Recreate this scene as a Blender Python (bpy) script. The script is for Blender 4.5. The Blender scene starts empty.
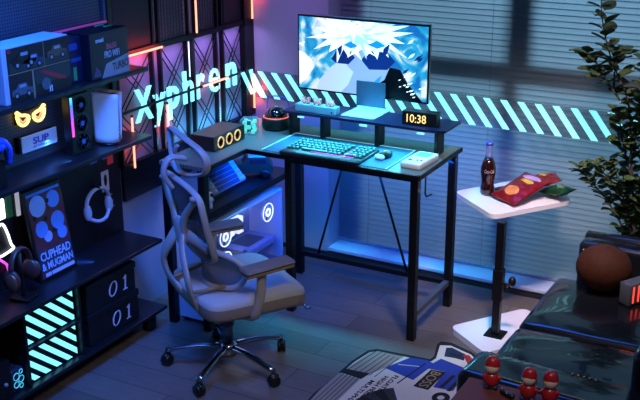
import bpy, bmesh, math, random
from mathutils import Vector, Matrix, Euler
random.seed(7)
SC = bpy.context.scene
COL = SC.collection
R = math.radians
# ------------------------------------------------------------------ helpers
def hexc(h):
    h = h.lstrip('#')
    v = [int(h[i:i+2], 16)/255 for i in (0, 2, 4)]
    return tuple(c/12.92 if c <= .04045 else ((c+.055)/1.055)**2.4 for c in v)
MATS = {}
def mat(name, col, rough=.5, metal=0., emit=None, es=1., noise=0., nscale=30., bump=0., alpha=1., trans=0., coat=0., spec=.5):
    if name in MATS: return MATS[name]
    m = bpy.data.materials.new(name); m.use_nodes = True
    nt = m.node_tree; b = nt.nodes['Principled BSDF']
    c = hexc(col) if isinstance(col, str) else col
    b.inputs['Base Color'].default_value = (*c, 1)
    b.inputs['Roughness'].default_value = rough
    b.inputs['Metallic'].default_value = metal
    b.inputs['Alpha'].default_value = alpha
    b.inputs['Transmission Weight'].default_value = trans
    b.inputs['Coat Weight'].default_value = coat
    b.inputs['Specular IOR Level'].default_value = spec
    if emit is not None:
        e = hexc(emit) if isinstance(emit, str) else emit
        b.inputs['Emission Color'].default_value = (*e, 1)
        b.inputs['Emission Strength'].default_value = es
    if noise or bump:
        tc = nt.nodes.new('ShaderNodeTexCoord'); n = nt.nodes.new('ShaderNodeTexNoise')
        n.inputs['Scale'].default_value = nscale; n.inputs['Detail'].default_value = 4
        nt.links.new(tc.outputs['Object'], n.inputs['Vector'])
        if noise:
            mx = nt.nodes.new('ShaderNodeMix'); mx.data_type = 'RGBA'
            nt.links.new(n.outputs['Fac'], mx.inputs[0])
            mx.inputs[6].default_value = (*[x*(1-noise) for x in c], 1)
            mx.inputs[7].default_value = (*[min(1, x*(1+noise)) for x in c], 1)
            nt.links.new(mx.outputs[2], b.inputs['Base Color'])
        if bump:
            bp = nt.nodes.new('ShaderNodeBump'); bp.inputs['Strength'].default_value = bump
            bp.inputs['Distance'].default_value = .01
            nt.links.new(n.outputs['Fac'], bp.inputs['Height']); nt.links.new(bp.outputs['Normal'], b.inputs['Normal'])
    MATS[name] = m
    return m
def spline(pts, n=6, closed=False):
    P = [Vector(p) for p in pts]; out = []; N = len(P)
    rng = range(N if closed else N-1)
    for i in rng:
        if closed: a, b, c, d = P[(i-1) % N], P[i], P[(i+1) % N], P[(i+2) % N]
        else: a, b, c, d = P[max(i-1, 0)], P[i], P[i+1], P[min(i+2, N-1)]
        for k in range(n):
            t = k/n
            out.append(.5*((2*b)+(-a+c)*t+(2*a-5*b+4*c-d)*t*t+(-a+3*b-3*c+d)*t**3))
    if not closed: out.append(P[-1])
    return out
class MB:
    def __init__(s, m=None):
        s.bm = bmesh.new(); s.mats = []; s.mi = 0; s.T = Matrix.Identity(4)
        if m: s.use(m)
    def use(s, m):
        if m not in s.mats: s.mats.append(m)
        s.mi = s.mats.index(m); return s
    def _fin(s, vs, fs, smooth=False):
        for v in vs: v.co = s.T @ v.co
        for f in fs: f.material_index = s.mi; f.smooth = smooth
    def box(s, x0, x1, y0, y1, z0, z1, bv=0., seg=2, rot=None, smooth=False):
        c = Vector(((x0+x1)/2, (y0+y1)/2, (z0+z1)/2))
        r = bmesh.ops.create_cube(s.bm, size=1)
        vs = r['verts']
        for v in vs: v.co = Vector((v.co.x*abs(x1-x0), v.co.y*abs(y1-y0), v.co.z*abs(z1-z0)))
        fs = set(f for v in vs for f in v.link_faces)
        if bv > 0:
            es = list(set(e for v in vs for e in v.link_edges))
            rr = bmesh.ops.bevel(s.bm, geom=es, offset=bv, segments=seg, affect='EDGES', profile=.5)
            vs = list(set(v for f in rr['faces'] for v in f.verts) | set(v for v in vs if v.is_valid))
            fs = set(f for v in vs for f in v.link_faces); vs = list(set(v for f in fs for v in f.verts))
        if rot is not None:
            M3 = rot if isinstance(rot, Matrix) else Euler(rot).to_matrix()
            for v in vs: v.co = M3 @ v.co
        for v in vs: v.co = v.co + c
        s._fin(vs, fs, smooth or bv > .004); return s
    def cyl(s, p0, p1, r, r2=None, seg=20, smooth=True, cap=True):
        p0 = Vector(p0); p1 = Vector(p1); d = p1-p0; r2 = r if r2 is None else r2
        q = d.to_track_quat('Z', 'Y').to_matrix()
        A = []; B = []
        for i in range(seg):
            a = 2*math.pi*i/seg; e = Vector((math.cos(a), math.sin(a), 0))
            A.append(s.bm.verts.new(p0+q@(e*r))); B.append(s.bm.verts.new(p1+q@(e*r2)))
        fs = [s.bm.faces.new((A[i], A[(i+1) % seg], B[(i+1) % seg], B[i])) for i in range(seg)]
        s._fin(A+B, fs, smooth)
        if cap:
            c = [s.bm.faces.new(A[::-1]), s.bm.faces.new(B)]
            for f in c: f.material_index = s.mi
        return s
    def tube(s, pts, r, seg=8, closed=False, flat=None, up=(0, 0, 1)):
        # r: number or list; flat: second radius along 'up'
        P = [Vector(p) for p in pts]; N = len(P); rings = []
        up = Vector(up)
        for i in range(N):
            if closed: t = P[(i+1) % N]-P[i-1]
            else: t = P[min(i+1, N-1)]-P[max(i-1, 0)]
            if t.length < 1e-9: t = Vector((0, 0, 1))
            t.normalize()
            a = t.cross(up)
            if a.length < 1e-3: a = t.cross(Vector((1, 0, .01)))
            a.normalize(); b = a.cross(t).normalized()
            ri = r[i] if isinstance(r, (list, tuple)) else r
            rb = (flat[i] if isinstance(flat, (list, tuple)) else flat) if flat is not None else ri
            rings.append([s.bm.verts.new(P[i]+a*(ri*math.cos(2*math.pi*k/seg))+b*(rb*math.sin(2*math.pi*k/seg))) for k in range(seg)])
        fs = []
        for i in range(N if closed else N-1):
            A = rings[i]; B = rings[(i+1) % N]
            for k in range(seg):
                fs.append(s.bm.faces.new((A[k], A[(k+1) % seg], B[(k+1) % seg], B[k])))
        if not closed:
            fs.append(s.bm.faces.new(rings[0][::-1])); fs.append(s.bm.faces.new(rings[-1]))
        s._fin([v for g in rings for v in g], fs, True); return s
    def lathe(s, prof, c=(0, 0, 0), seg=24, axis='z'):
        c = Vector(c); rings = []
        for (r, z) in prof:
            g = []
            for k in range(seg):
                a = 2*math.pi*k/seg; p = Vector((r*math.cos(a), r*math.sin(a), z))
                if axis == 'y': p = Vector((p.x, p.z, p.y))
                if axis == 'x': p = Vector((p.z, p.x, p.y))
                g.append(s.bm.verts.new(c+p))
            rings.append(g)
        fs = []
        for A, B in zip(rings, rings[1:]):
            for k in range(seg): fs.append(s.bm.faces.new((A[k], A[(k+1) % seg], B[(k+1) % seg], B[k])))
        if prof[0][0] > 1e-5: fs.append(s.bm.faces.new(rings[0][::-1]))
        if prof[-1][0] > 1e-5: fs.append(s.bm.faces.new(rings[-1]))
        s._fin([v for g in rings for v in g], fs, True); return s
    def ball(s, c, r, seg=20, rot=None):
        r = (r, r, r) if isinstance(r, (int, float)) else r
        q = bmesh.ops.create_uvsphere(s.bm, u_segments=seg, v_segments=seg//2+2, radius=1)
        vs = q['verts']; M3 = Euler(rot).to_matrix() if rot else Matrix.Identity(3)
        for v in vs: v.co = Vector(c)+M3@Vector((v.co.x*r[0], v.co.y*r[1], v.co.z*r[2]))
        s._fin(vs, set(f for v in vs for f in v.link_faces), True); return s
    def prism(s, poly, ax, d0, d1):
        def mk(a, b, d):
            return {'x': Vector((d, a, b)), 'y': Vector((a, d, b)), 'z': Vector((a, b, d))}[ax]
        A = [s.bm.verts.new(mk(a, b, d0)) for a, b in poly]; B = [s.bm.verts.new(mk(a, b, d1)) for a, b in poly]
        n = len(poly)
        fs = [s.bm.faces.new((A[i], A[(i+1) % n], B[(i+1) % n], B[i])) for i in range(n)]
        fs += [s.bm.faces.new(A[::-1]), s.bm.faces.new(B)]
        s._fin(A+B, fs, False); return s
    def sheet(s, fn, nu, nv, smooth=True):
        V = [[s.bm.verts.new(fn(i/nu, j/nv)) for j in range(nv+1)] for i in range(nu+1)]
        fs = [s.bm.faces.new((V[i][j], V[i+1][j], V[i+1][j+1], V[i][j+1])) for i in range(nu) for j in range(nv)]
        s._fin([v for g in V for v in g], fs, smooth); return s
    def fan(s, loop, bulge=(0, 0, 0), rings=4):
        c = sum((Vector(p) for p in loop), Vector())/len(loop)+Vector(bulge); n = len(loop); G = []
        for k in range(rings):
            t = 1-k/rings
            G.append([s.bm.verts.new(c+(Vector(p)-c)*t+Vector(bulge)*(-(1-t)*0)) for p in loop])
        cv = s.bm.verts.new(c); fs = []
        for A, B in zip(G, G[1:]):
            for i in range(n): fs.append(s.bm.faces.new((A[i], A[(i+1) % n], B[(i+1) % n], B[i])))
        for i in range(n): fs.append(s.bm.faces.new((G[-1][i], G[-1][(i+1) % n], cv)))
        s._fin([v for g in G for v in g]+[cv], fs, True); return s
    def text(s, txt, w, h, M, depth=.001, bold=0., shear=0.):
        cu = bpy.data.curves.new('t', 'FONT'); cu.body = txt; cu.extrude = .02; cu.offset = bold; cu.shear = shear
        cu.resolution_u = 3
        o = bpy.data.objects.new('t', cu)
        COL.objects.link(o); dg = bpy.context.evaluated_depsgraph_get()
        me = bpy.data.meshes.new_from_object(o.evaluated_get(dg))
        xs = [v.co.x for v in me.vertices]; ys = [v.co.y for v in me.vertices]
        x0, x1, y0, y1 = min(xs), max(xs), min(ys), max(ys)
        sx = w/(x1-x0); sy = h/(y1-y0) if h else sx
        vs = [s.bm.verts.new(M@Vector(((v.co.x-(x0+x1)/2)*sx, (v.co.y-(y0+y1)/2)*sy, v.co.z/.02*depth))) for v in me.vertices]
        fs = []
        for p in me.polygons:
            try: fs.append(s.bm.faces.new([vs[i] for i in p.vertices]))
            except ValueError: pass
        s._fin(vs, fs)
        bpy.data.objects.remove(o); bpy.data.curves.remove(cu); bpy.data.meshes.remove(me)
        return s
    def build(s, name, parent=None, loc=(0, 0, 0), rot=(0, 0, 0), fix=True):
        if fix: bmesh.ops.recalc_face_normals(s.bm, faces=s.bm.faces[:])
        me = bpy.data.meshes.new(name); s.bm.to_mesh(me); s.bm.free()
        for m in s.mats: me.materials.append(m)
        o = bpy.data.objects.new(name, me); COL.objects.link(o)
        o.location = loc; o.rotation_euler = rot
        if parent: o.parent = parent
        return o
def tag(o, label=None, cat=None, group=None, kind=None):
    if label: o['label'] = label
    if cat: o['category'] = cat
    if group: o['group'] = group
    if kind: o['kind'] = kind
    return o
def thing(name, label, cat, loc=(0, 0, 0), rz=0., group=None):
    o = bpy.data.objects.new(name, None); COL.objects.link(o); o.empty_display_size = .05
    o.location = loc; o.rotation_euler = (0, 0, rz)
    return tag(o, label, cat, group)
def dup(o, parent=None):
    c = o.copy(); COL.objects.link(c); c.parent = parent
    for ch in list(o.children): dup(ch, c)
    return c
def struct(o, label, cat): return tag(o, label, cat, kind='structure')
def facing(ax, p, spin=0.):
    """text frame: 'x' faces +x (reads along +y), 'y' faces -y (reads along +x), 'z' faces up"""
    if ax == 'x': M = Matrix(((0, 0, 1, 0), (1, 0, 0, 0), (0, 1, 0, 0), (0, 0, 0, 1)))
    elif ax == 'y': M = Matrix(((1, 0, 0, 0), (0, 0, -1, 0), (0, 1, 0, 0), (0, 0, 0, 1)))
    else: M = Matrix.Identity(4)
    return Matrix.Translation(Vector(p))@M@Matrix.Rotation(spin, 4, 'Z')
# ------------------------------------------------------------------ materials
black = mat('black_metal', '#0b0c0f', .42, .3, noise=.2)
black_p = mat('black_plastic', '#090a0c', .4, noise=.2)
dark = mat('charcoal_laminate', '#111318', .45, noise=.15, nscale=60)
shelfm = mat('shelf_laminate', '#14161b', .33, noise=.2, nscale=40)
white_p = mat('white_plastic', '#dfe3ea', .35, noise=.04)
grey_p = mat('grey_plastic', '#8d9097', .45, noise=.06)
chrome = mat('chrome', '#b9bcc2', .12, 1., noise=.05)
CY = '#86f2fb'
neon_cyan = mat('cyan_light', '#9fe9ee', .4, emit=CY, es=1.05)
neon_red = mat('red_neon', '#ff8a6a', .4, emit=(1., .33, .2), es=2.2)
neon_white = mat('white_neon', '#ffffff', .4, emit=(.55, .7, 1.), es=1.8)
neon_yel = mat('yellow_neon', '#ffe9a0', .4, emit=(1., .72, .18), es=1.9)
neon_org = mat('orange_neon', '#ffb080', .4, emit=(1., .3, .15), es=1.3)
amber = mat('amber_digit', '#ffc46a', .4, emit=(1., .55, .18), es=1.3)
glass = mat('clear_glass', '#e6f0f6', .05, trans=1., noise=0)
# ------------------------------------------------------------------ setting
def floor_mat():
    m = bpy.data.materials.new('wood_floor'); m.use_nodes = True; nt = m.node_tree; b = nt.nodes['Principled BSDF']
    N = nt.nodes.new; L = nt.links.new
    tc = N('ShaderNodeTexCoord'); mp = N('ShaderNodeMapping'); mp.inputs['Rotation'].default_value = (0, 0, 0)
    br = N('ShaderNodeTexBrick'); br.inputs['Scale'].default_value = 1; br.inputs['Mortar Size'].default_value = .0025
    br.inputs['Brick Width'].default_value = .9; br.inputs['Row Height'].default_value = .14
    br.inputs['Color1'].default_value = (.135, .113, .102, 1); br.inputs['Color2'].default_value = (.20, .172, .155, 1)
    br.inputs['Mortar'].default_value = (.06, .052, .048, 1); br.offset = .37
    L(tc.outputs['Object'], mp.inputs['Vector']); L(mp.outputs[0], br.inputs['Vector'])
    no = N('ShaderNodeTexNoise'); no.inputs['Scale'].default_value = 9; no.inputs['Detail'].default_value = 6
    m2 = N('ShaderNodeMapping'); m2.inputs['Scale'].default_value = (1, 7, 1)
    L(tc.outputs['Object'], m2.inputs['Vector']); L(m2.outputs[0], no.inputs['Vector'])
    mx = N('ShaderNodeMix'); mx.data_type = 'RGBA'; mx.blend_type = 'MULTIPLY'; mx.inputs[0].default_value = .5
    L(br.outputs['Color'], mx.inputs[6]); L(no.outputs['Fac'], mx.inputs[7]); L(mx.outputs[2], b.inputs['Base Color'])
    b.inputs['Roughness'].default_value = .34
    bp = N('ShaderNodeBump'); bp.inputs['Strength'].default_value = .12; bp.inputs['Distance'].default_value = .003
    L(br.outputs['Fac'], bp.inputs['Height']); bp.invert = True; L(bp.outputs[0], b.inputs['Normal'])
    return m
wallm = mat('wall_paint', '#a09aa6', .75, noise=.04, nscale=5)
wallb = mat('wall_paint_blue', '#aab0c4', .7, noise=.04, nscale=5)
darkbase = mat('dark_baseboard', '#1b1d22', .5, noise=.1)
sillm = mat('sill_stone', '#aab6c8', .45, noise=.05)
struct(MB(floor_mat()).box(-.5, 3.6, -5.2, .5, -.05, 0).build('floor'), 'dark wood plank floor', 'floor')
struct(MB(wallb).box(-.12, -.02, -5., .2, 0, 2.8).build('wall_left'), 'pale blue wall behind the shelving', 'wall')
WX0, WX1, WZ1 = .44, 2.75, 2.05
struct(MB(wallm).box(-.12, 3.6, -5.2, .5, 2.8, 2.9).build('ceiling'), 'plain pale ceiling out of view', 'ceiling')
w = MB(wallm); w.box(-.02, WX0, 0, .22, 0, 2.8); w.box(WX1, 3.5, 0, .22, 0, 2.8); w.box(WX0, WX1, 0, .22, WZ1, 2.8); w.box(WX0, WX1, 0.001, .22, 0, .03)
struct(w.build('wall_back'), 'pale wall around the window recess', 'wall')
struct(MB(sillm).box(WX0, WX1, -.012, .2, .03, .047, .003).build('trim_1'), 'pale stone window step at floor level', 'window sill')
struct(MB(darkbase).box(-.02, WX1, -.012, 0, 0, .022).build('baseboard_back'), 'dark low baseboard under the window', 'baseboard')
# window frame outside the blind
wf = thing('window_1', 'tall window with dark frame behind the closed blind', 'window'); wf['kind'] = 'structure'
fr = MB(black)
for a in ((WX0, .60, .235, .275, .047, WZ1), (2.62, WX1, .235, .275, .047, WZ1), (.60, 2.62, .235, .275, 1.98, WZ1), (.60, 2.62, .235, .275, .047, .08),
          (1.295, 1.41, .235, .275, 1.105, 1.98), (1.28, 1.36, .235, .275, .08, 1.03), (.60, 2.62, .235, .275, 1.03, 1.105), ):
    fr.box(*a, .004)
fr.build('window_frame', wf)
MB(mat('window_glass', '#ffffff', .02, alpha=.12, spec=.5)).box(.60, 2.62, .252, .256, .08, 1.98).build('pane', wf)
# venetian blind
def blind_mat():
    m = bpy.data.materials.new('blind_slats'); m.use_nodes = True; nt = m.node_tree; nt.nodes.clear(); N = nt.nodes.new; L = nt.links.new
    o = N('ShaderNodeOutputMaterial'); d = N('ShaderNodeBsdfPrincipled'); t = N('ShaderNodeBsdfTranslucent'); x = N('ShaderNodeMixShader')
    no = N('ShaderNodeTexNoise'); no.inputs['Scale'].default_value = 4; r = N('ShaderNodeMapRange')
    L(no.outputs['Fac'], r.inputs[0]); r.inputs[3].default_value = .55; r.inputs[4].default_value = .65
    d.inputs['Base Color'].default_value = (.25, .29, .31, 1); d.inputs['Roughness'].default_value = .45
    t.inputs['Color'].default_value = (.55, .62, .66, 1); L(r.outputs[0], x.inputs[0])
    L(d.outputs[0], x.inputs[1]); L(t.outputs[0], x.inputs[2]); L(x.outputs[0], o.inputs[0])
    return m
bl = thing('window_blind', 'closed grey horizontal slat blind hanging in the window recess', 'blind', (WX0, .12, 0))
b = MB(blind_mat()); pitch = .0262; z = .078
while z < 1.97:
    prof = [(-.0058, z-.0168), (-.0054, z-.0085), (-.0028, z+.0), (.0008, z+.008), (.0046, z+.0168)]
    b.prism(prof+[(y+.0009, zz-.0003) for y, zz in prof[::-1]], 'x', .004, WX1-WX0-.01); z += pitch
b.build('slats', bl)
MB(grey_p).box(.004, WX1-WX0-.01, -.012, .012, .049, .062, .002).build('bottom_rail', bl)
MB(grey_p).box(.001, WX1-WX0-.001, -.02, .02, 1.972, 2.049, .002).build('head_rail', bl)
for cx in (.17, .78, 1.5, 2.1):
    MB(grey_p).cyl((cx, -.013, .05), (cx, -.013, 1.98), .0012, seg=6).build('lift_cord', bl)
# ------------------------------------------------------------------ hazard light bands
mesh_strip = mat('smoky_acrylic', '#4a4e60', .3, alpha=.3)
hb = thing('light_band', 'glowing cyan diagonal stripe band across back wall and window', 'light', (0, -.012, .79))
MB(mesh_strip).box(.012, 1.95, .002, .005, 0, .135).build('backing_strip', hb)
for k in range(-1, 25):
    x0 = .042+.0795*k; pts = [(x0, .133), (x0+.029, .133), (x0+.129, .002), (x0+.1, .002)]
    if k == -1: pts = [(.012, .133), (.013, .133), (.093, .002), (.06, .002), (.012, .065)]
    s_ = MB(neon_cyan).prism(pts, 'y', -.004, .002); s_.build('light_stripe', hb)
# ------------------------------------------------------------------ left wall display frame (x = 0 plane)
gf = thing('wall_display_frame', 'black trussed wall display frame with lit purple backing, beside the shelving', 'wall display', (0, 0, 0))
backm = mat('backing_panel', '#8d839c', .6, noise=.1, nscale=8)
MB(backm).box(-.018, -.012, -1.04, -.02, .70, 1.165).build('backing_panel', gf)
MB(black_p).box(-.018, .0, -1.04, -.01, .54, .70, .003).build('base_box', gf)
MB(mat('slate_panel', '#191b20', .6, noise=.06)).box(-.018, .0, -1.04, -.80, 1.18, 1.75, .002).build('plain_panel', gf)
MB(MATS['slate_panel']).box(-.018, .0, -.235, -.03, 1.18, 1.75, .002).build('plain_panel', gf)
wiremat = mat('copper_grid', '#5c4b50', .5, .4, noise=.1)
backm2 = mat('grid_backing', '#6f6470', .6, noise=.08)
for (y0, y1) in ((-.735, -.54), (-.46, -.30)):
    g = MB(backm2); g.box(-.018, -.014, y0, y1, 1.19, 1.75)
    g.use(wiremat); n = int((y1-y0)/.02)
    for i in range(n+1): yy = y0+(y1-y0)*i/n; g.box(-.006, -.003, yy-.0017, yy+.0017, 1.19, 1.75)
    for i in range(28): zz = 1.2+i*.02; g.box(-.008, -.005, y0, y1, zz-.0013, zz+.0013)
    g.build('mesh_panel', gf)
for y in (-1.045, -.807, -.748, -.553, -.503, -.317, -.262, -.035):
    wd = .012 if y > -.1 else .005
    MB(black).box(-.010, .012, y-wd, y+wd, .70, 1.18).build('post', gf)
for y in (-.79, -.748, -.53, -.475, -.30, -.262, -.03): MB(black).box(-.010, .008, y-.006, y+.006, 1.18, 1.75).build('post', gf)
MB(black).box(-.010, .014, -1.05, -.02, 1.165, 1.188).build('rail', gf)
MB(black).box(.006, .014, -1.05, -.04, .928, .939).build('rail', gf)
MB(black).box(-.010, .014, -1.05, -.02, .695, .706).build('rail', gf)
MB(black).box(-.018, .02, -.085, -.004, .70, 1.8).build('edge_panel', gf)
for (y0, y1) in ((-1.035, -.812), (-.743, -.558), (-.498, -.322), (-.257, -.09)):
    for zz0, zz1 in ((.706, .928), (.939, 1.165)):
        for off in (0, .032):
            t = MB(black)
            t.tube([(.002, y0+off, zz0), (.002, y1, zz1-off*1.2)], .0028, 6)
            t.tube([(.005, y0, zz1-off*1.2), (.005, y1-off, zz0)], .0028, 6)
            t.build('cross_brace', gf)
# glowing lettering
sg = thing('lettering_sign', 'glowing cyan Xyphren lettering fixed in the wall display frame', 'sign', (.008, 0, .93))
letters = [('X', -.885, .12, .145, .012), ('y', -.775, .088, .145, -.035), ('p', -.672, .085, .150, -.025), ('h', -.556, .078, .15, .022),
           ('r', -.452, .062, .112, .003), ('e', -.345, .082, .112, .010), ('n', -.20, .09, .118, .010)]
letters[4] = ('r', -.46, .066, .115, .006); letters[5] = ('e', -.345, .085, .115, .010)
for ch, y, wd, ht, dz in letters:
    MB(neon_cyan).text(ch, wd, ht, facing('x', (0, y, dz)), .004, bold=(.0 if ch == 'e' else .022)).build('letter', sg)
# two stripes that carry the band round the corner onto the left wall
cb = thing('corner_light_stripes', 'short cyan stripe piece on the black edge panel in the corner', 'light', (.021, 0, .79))
for y0 in (-.135, -.06):
    pts = [(y0, .145), (y0+.03, .145), (min(y0+.115, -.006), .02), (min(y0+.085, -.012), .02)]
    MB(neon_cyan).prism(pts, 'x', 0, .004).build('light_stripe', cb)
# neon tubes
G = 'neon tubes on the wall display'
def neon(p0, p1, m, label, r=.0045):
    p0 = Vector(p0); p1 = Vector(p1); d = (p1-p0)
    t = thing('neon_tube', label, 'neon tube', p0, 0, G)
    MB(m).tube([(0, 0, 0), d*.5, d], r, 10).build('glass_tube', t)
    c = MB(black_p); u = d.normalized()
    c.cyl(-u*.006, u*.004, r*1.3, seg=10); c.cyl(d-u*.004, d+u*.006, r*1.3, seg=10); c.build('end_cap', t)
neon((.02, -1.02, 1.170), (.02, -.745, 1.170), neon_red, 'horizontal red neon tube along the top rail beside the boxes')
neon((.02, -.487, 1.185), (.02, -.487, 1.75), neon_red, 'vertical red neon tube between the two copper grid panels')
neon((.0245, -.02, 1.182), (.0245, -.02, 1.75), neon_red, 'vertical red neon tube in the room corner, high up')
neon((.02, -.735, .70), (.02, -.735, .915), neon_red, 'vertical red neon tube under the letter y')
neon((.02, -.985, .68), (.02, -.985, .912), neon_red, 'vertical red neon tube beside the white console')
neon((.02, -.465, .934), (.02, -.24, .934), neon_red, 'short horizontal red neon tube across the letters r and e')
neon((.0, -.533, .99), (.0, -.533, 1.16), neon_white, 'upper white neon tube above the letter h', .006)
neon((.0, -.303, .722), (.0, -.303, .88), neon_white, 'lower white neon tube below the letter e', .006)
neon((.0245, -.02, .73), (.0245, -.02, .915), neon_red, 'low red neon tube in the corner behind the dome speaker')
# ------------------------------------------------------------------ shelving unit
def peg_mat():
    m = bpy.data.materials.new('pegboard'); m.use_nodes = True; nt = m.node_tree; b = nt.nodes['Principled BSDF']; N = nt.nodes.new; L = nt.links.new
    tc = N('ShaderNodeTexCoord'); sp = N('ShaderNodeSeparateXYZ'); L(tc.outputs['Object'], sp.inputs[0]); outs = []
    for ax in ('Y', 'Z'):
        a = N('ShaderNodeMath'); a.operation = 'MULTIPLY'; a.inputs[1].default_value = 2*math.pi/.0125; L(sp.outputs[ax], a.inputs[0])
        c = N('ShaderNodeMath'); c.operation = 'COSINE'; L(a.outputs[0], c.inputs[0]); outs.append(c)
    ad = N('ShaderNodeMath'); ad.operation = 'ADD'; L(outs[0].outputs[0], ad.inputs[0]); L(outs[1].outputs[0], ad.inputs[1])
    gt = N('ShaderNodeMath'); gt.operation = 'GREATER_THAN'; gt.inputs[1].default_value = .7; L(ad.outputs[0], gt.inputs[0])
    mx = N('ShaderNodeMix'); mx.data_type = 'RGBA'; L(gt.outputs[0], mx.inputs[0])
    mx.inputs[6].default_value = (.05, .058, .08, 1); mx.inputs[7].default_value = (.006, .006, .008, 1)
    L(mx.outputs[2], b.inputs['Base Color']); b.inputs['Roughness'].default_value = .5
    return m
SY0, SY1 = -2.55, -1.055
su = thing('shelving_unit', 'long black shelving unit with pegboard back on the left wall', 'shelving', (0, SY0, 0))
L_ = SY1-SY0
MB(peg_mat()).box(-.018, -.006, 0, L_-.035, 1.156, 1.75).build('pegboard', su)
MB(MATS['pegboard'] if 'pegboard' in MATS else bpy.data.materials['pegboard']).box(-.018, -.006, 0, L_-.03, .87, 1.138).build('pegboard', su)
MB(dark).box(-.018, -.006, 0, L_, .10, .855).build('back_panel', su)
for (xf, z0, z1, e) in ((.18, 1.138, 1.156, -.0), (.18, .853, .871, 0), (.205, .400, .416, -.005), (.2, .082, .098, .01)):
    MB(shelfm).box(-.018, xf, 0, L_+e, z0, z1, .003).build('shelf', su)
MB(black).box(-.018, .012, L_-.03, L_-.002, .871, 1.75).build('upright', su)
MB(mat('bluish_edge', '#4a5068', .4, .3, noise=.1)).box(-.006, .006, L_-.045, L_-.03, 1.156, 1.75).build('edge_strip', su)
MB(black).box(.0, .035, .0, .03, .0, 1.75).build('upright', su)
for yy in (-1.575, -1.868): MB(dark).box(-.006, .185, yy-SY0-.006, yy-SY0+.006, .098, .400).build('divider', su)
MB(dark).box(-.006, .185, -1.862-SY0, -1.581-SY0, .243, .252).build('divider', su)
for yy in (.05, L_-.07):
    MB(black_p).box(-.01, .03, yy, yy+.03, 0, .082, .003).build('foot', su)
    MB(black_p).box(.13, .17, yy-.02, yy+.04, 0, .082, .01).build('foot', su)
MB(black_p).box(.0, .15, L_-.09, L_-.03, .052, .082, .004).build('foot_bar', su)
# ---- objects on the top shelf
TZ = 1.1565
bx = thing('picture_box', 'large flat toy box printed with four brown vehicle pictures, top shelf', 'box', (.15, -1.81, TZ))
bt = mat('blue_card_top', '#9fc4e8', .4, noise=.03); bk = mat('brown_card', '#191412', .55, noise=.3, nscale=40)
MB(mat('pale_card', '#a9a7b4', .5, noise=.05)).box(-.115, 0, 0, .33, 0, .196, .002).build('carton', bx)
MB(bt).box(-.115, .0, .003, .33, .1962, .1975).build('lid_panel', bx)
fp = MB(bk); fp.box(.0, .0015, .022, .33, .0, .193)
tan = mat('tan_print', '#8d7355', .5, noise=.2); blk = mat('ink_black', '#0b0b0e', .4, noise=.2); navy = mat('ink_navy', '#22314d', .4, noise=.2)
red = mat('ink_red', '#a8202a', .4, noise=.15); silver = mat('ink_silver', '#8c8d92', .4, noise=.2); olive = mat('ink_olive', '#2b302a', .5, noise=.25)
fp.use(tan); fp.box(.0015, .002, .022, .33, .101, .104); fp.box(.0015, .002, .20, .2025, .10, .193); fp.box(.0015, .002, .135, .143, 0, .10)
fp.use(red); fp.box(.0015, .0021, .026, .042, .176, .191)
fp.build('front_print', bx)
def truck(m, y, z, s, body, side=1):
    m.use(body); m.prism([(y, z), (y, z+.02*s), (y+.02*s, z+.024*s), (y+.032*s, z+.04*s), (y+.07*s, z+.04*s), (y+.078*s, z+.022*s), (y+.1*s, z+.018*s), (y+.1*s, z)], 'x', .0021, .003)
    m.use(blk)
    for q in (.02, .078): m.cyl((.003, y+q*s, z), (.0035, y+q*s, z), .012*s, seg=12)
    m.use(silver)
    for q in (.02, .078): m.cyl((.0035, y+q*s, z), (.004, y+q*s, z), .006*s, seg=10)
    m.box(.003, .0034, y+.036*s, y+.066*s, z+.026*s, z+.036*s)
tr = MB(navy); tr.use(olive); tr.box(.0018, .0021, .03, .196, .108, .14); tr.box(.0018, .0021, .205, .328, .108, .13)
gsil = mat('gunmetal_print', '#4c4e56', .4, noise=.4, nscale=90); dtan = mat('dark_tan_print', '#5a452f', .5, noise=.4, nscale=90)
truck(tr, .045, .130, 1.15, blk); truck(tr, .10, .120, .95, navy); truck(tr, .218, .130, 1.0, dtan); truck(tr, .032, .025, 1.0, gsil)
tr.use(olive); tr.box(.0018, .0021, .15, .328, .045, .098); tr.use(red); tr.prism([(.17, .088), (.2, .09), (.30, .05), (.31, .04), (.27, .045)], 'x', .0021, .003); tr.use(gsil); tr.cyl((.0021, .20, .04), (.003, .20, .04), .022, seg=14)
tr.use(white_p); tr.box(.0022, .003, .215, .219, .008, .03); tr.box(.0022, .003, .225, .229, .008, .03)
tr.build('vehicle_pictures', bx)
dbx = mat('dark_navy_card', '#0a101c', .4, noise=.15)
b2 = thing('motherboard_box', 'dark navy component box with TURBO on a grey wedge, top shelf', 'box', (.16, -1.375, TZ))
MB(dbx).box(-.13, 0, 0, .225, 0, .178, .002).build('carton', b2)
pr = MB(silver); pr.prism([(.06, .0), (.088, .052), (.225, .074), (.225, .0)], 'x', 0, .0012)
pr.use(dbx).text('TURBO', .095, .03, facing('x', (.0015, .17, .036), .06), .0004, .01)
pr.use(mat('ink_pale', '#b9c2d0', .4)).text('msi', .045, .016, facing('x', (.0008, .058, .148)), .0005, .03)
pr.text('PRO WIFI', .088, .026, facing('x', (.0008, .125, .088)), .0005, .0)
pr.use(mat('ink_pink', '#c0505c', .4)).text('B650', .06, .022, facing('x', (.0008, .125, .118)), .0005, .02)
pr.use(mat('ink_violet', '#4a3e5c', .4)).prism([(.012, .012), (.03, .05), (.05, .03), (.055, .012)], 'x', 0, .0012)
pr.build('front_print', b2)
MB(mat('green_ink', '#2f8f6c', .4, emit='#2f8f6c', es=.15)).tube([(-.10, .15, .1795), (-.10, .2, .1795), (-.06, .16, .1795), (-.06, .21, .1795)], .0022, 6).build('lid_emblem', b2)
b3 = thing('graphics_card_box', 'dark box with coloured side prints and pink lit top edge, behind the navy box', 'box', (.02, -1.46, TZ))
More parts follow.
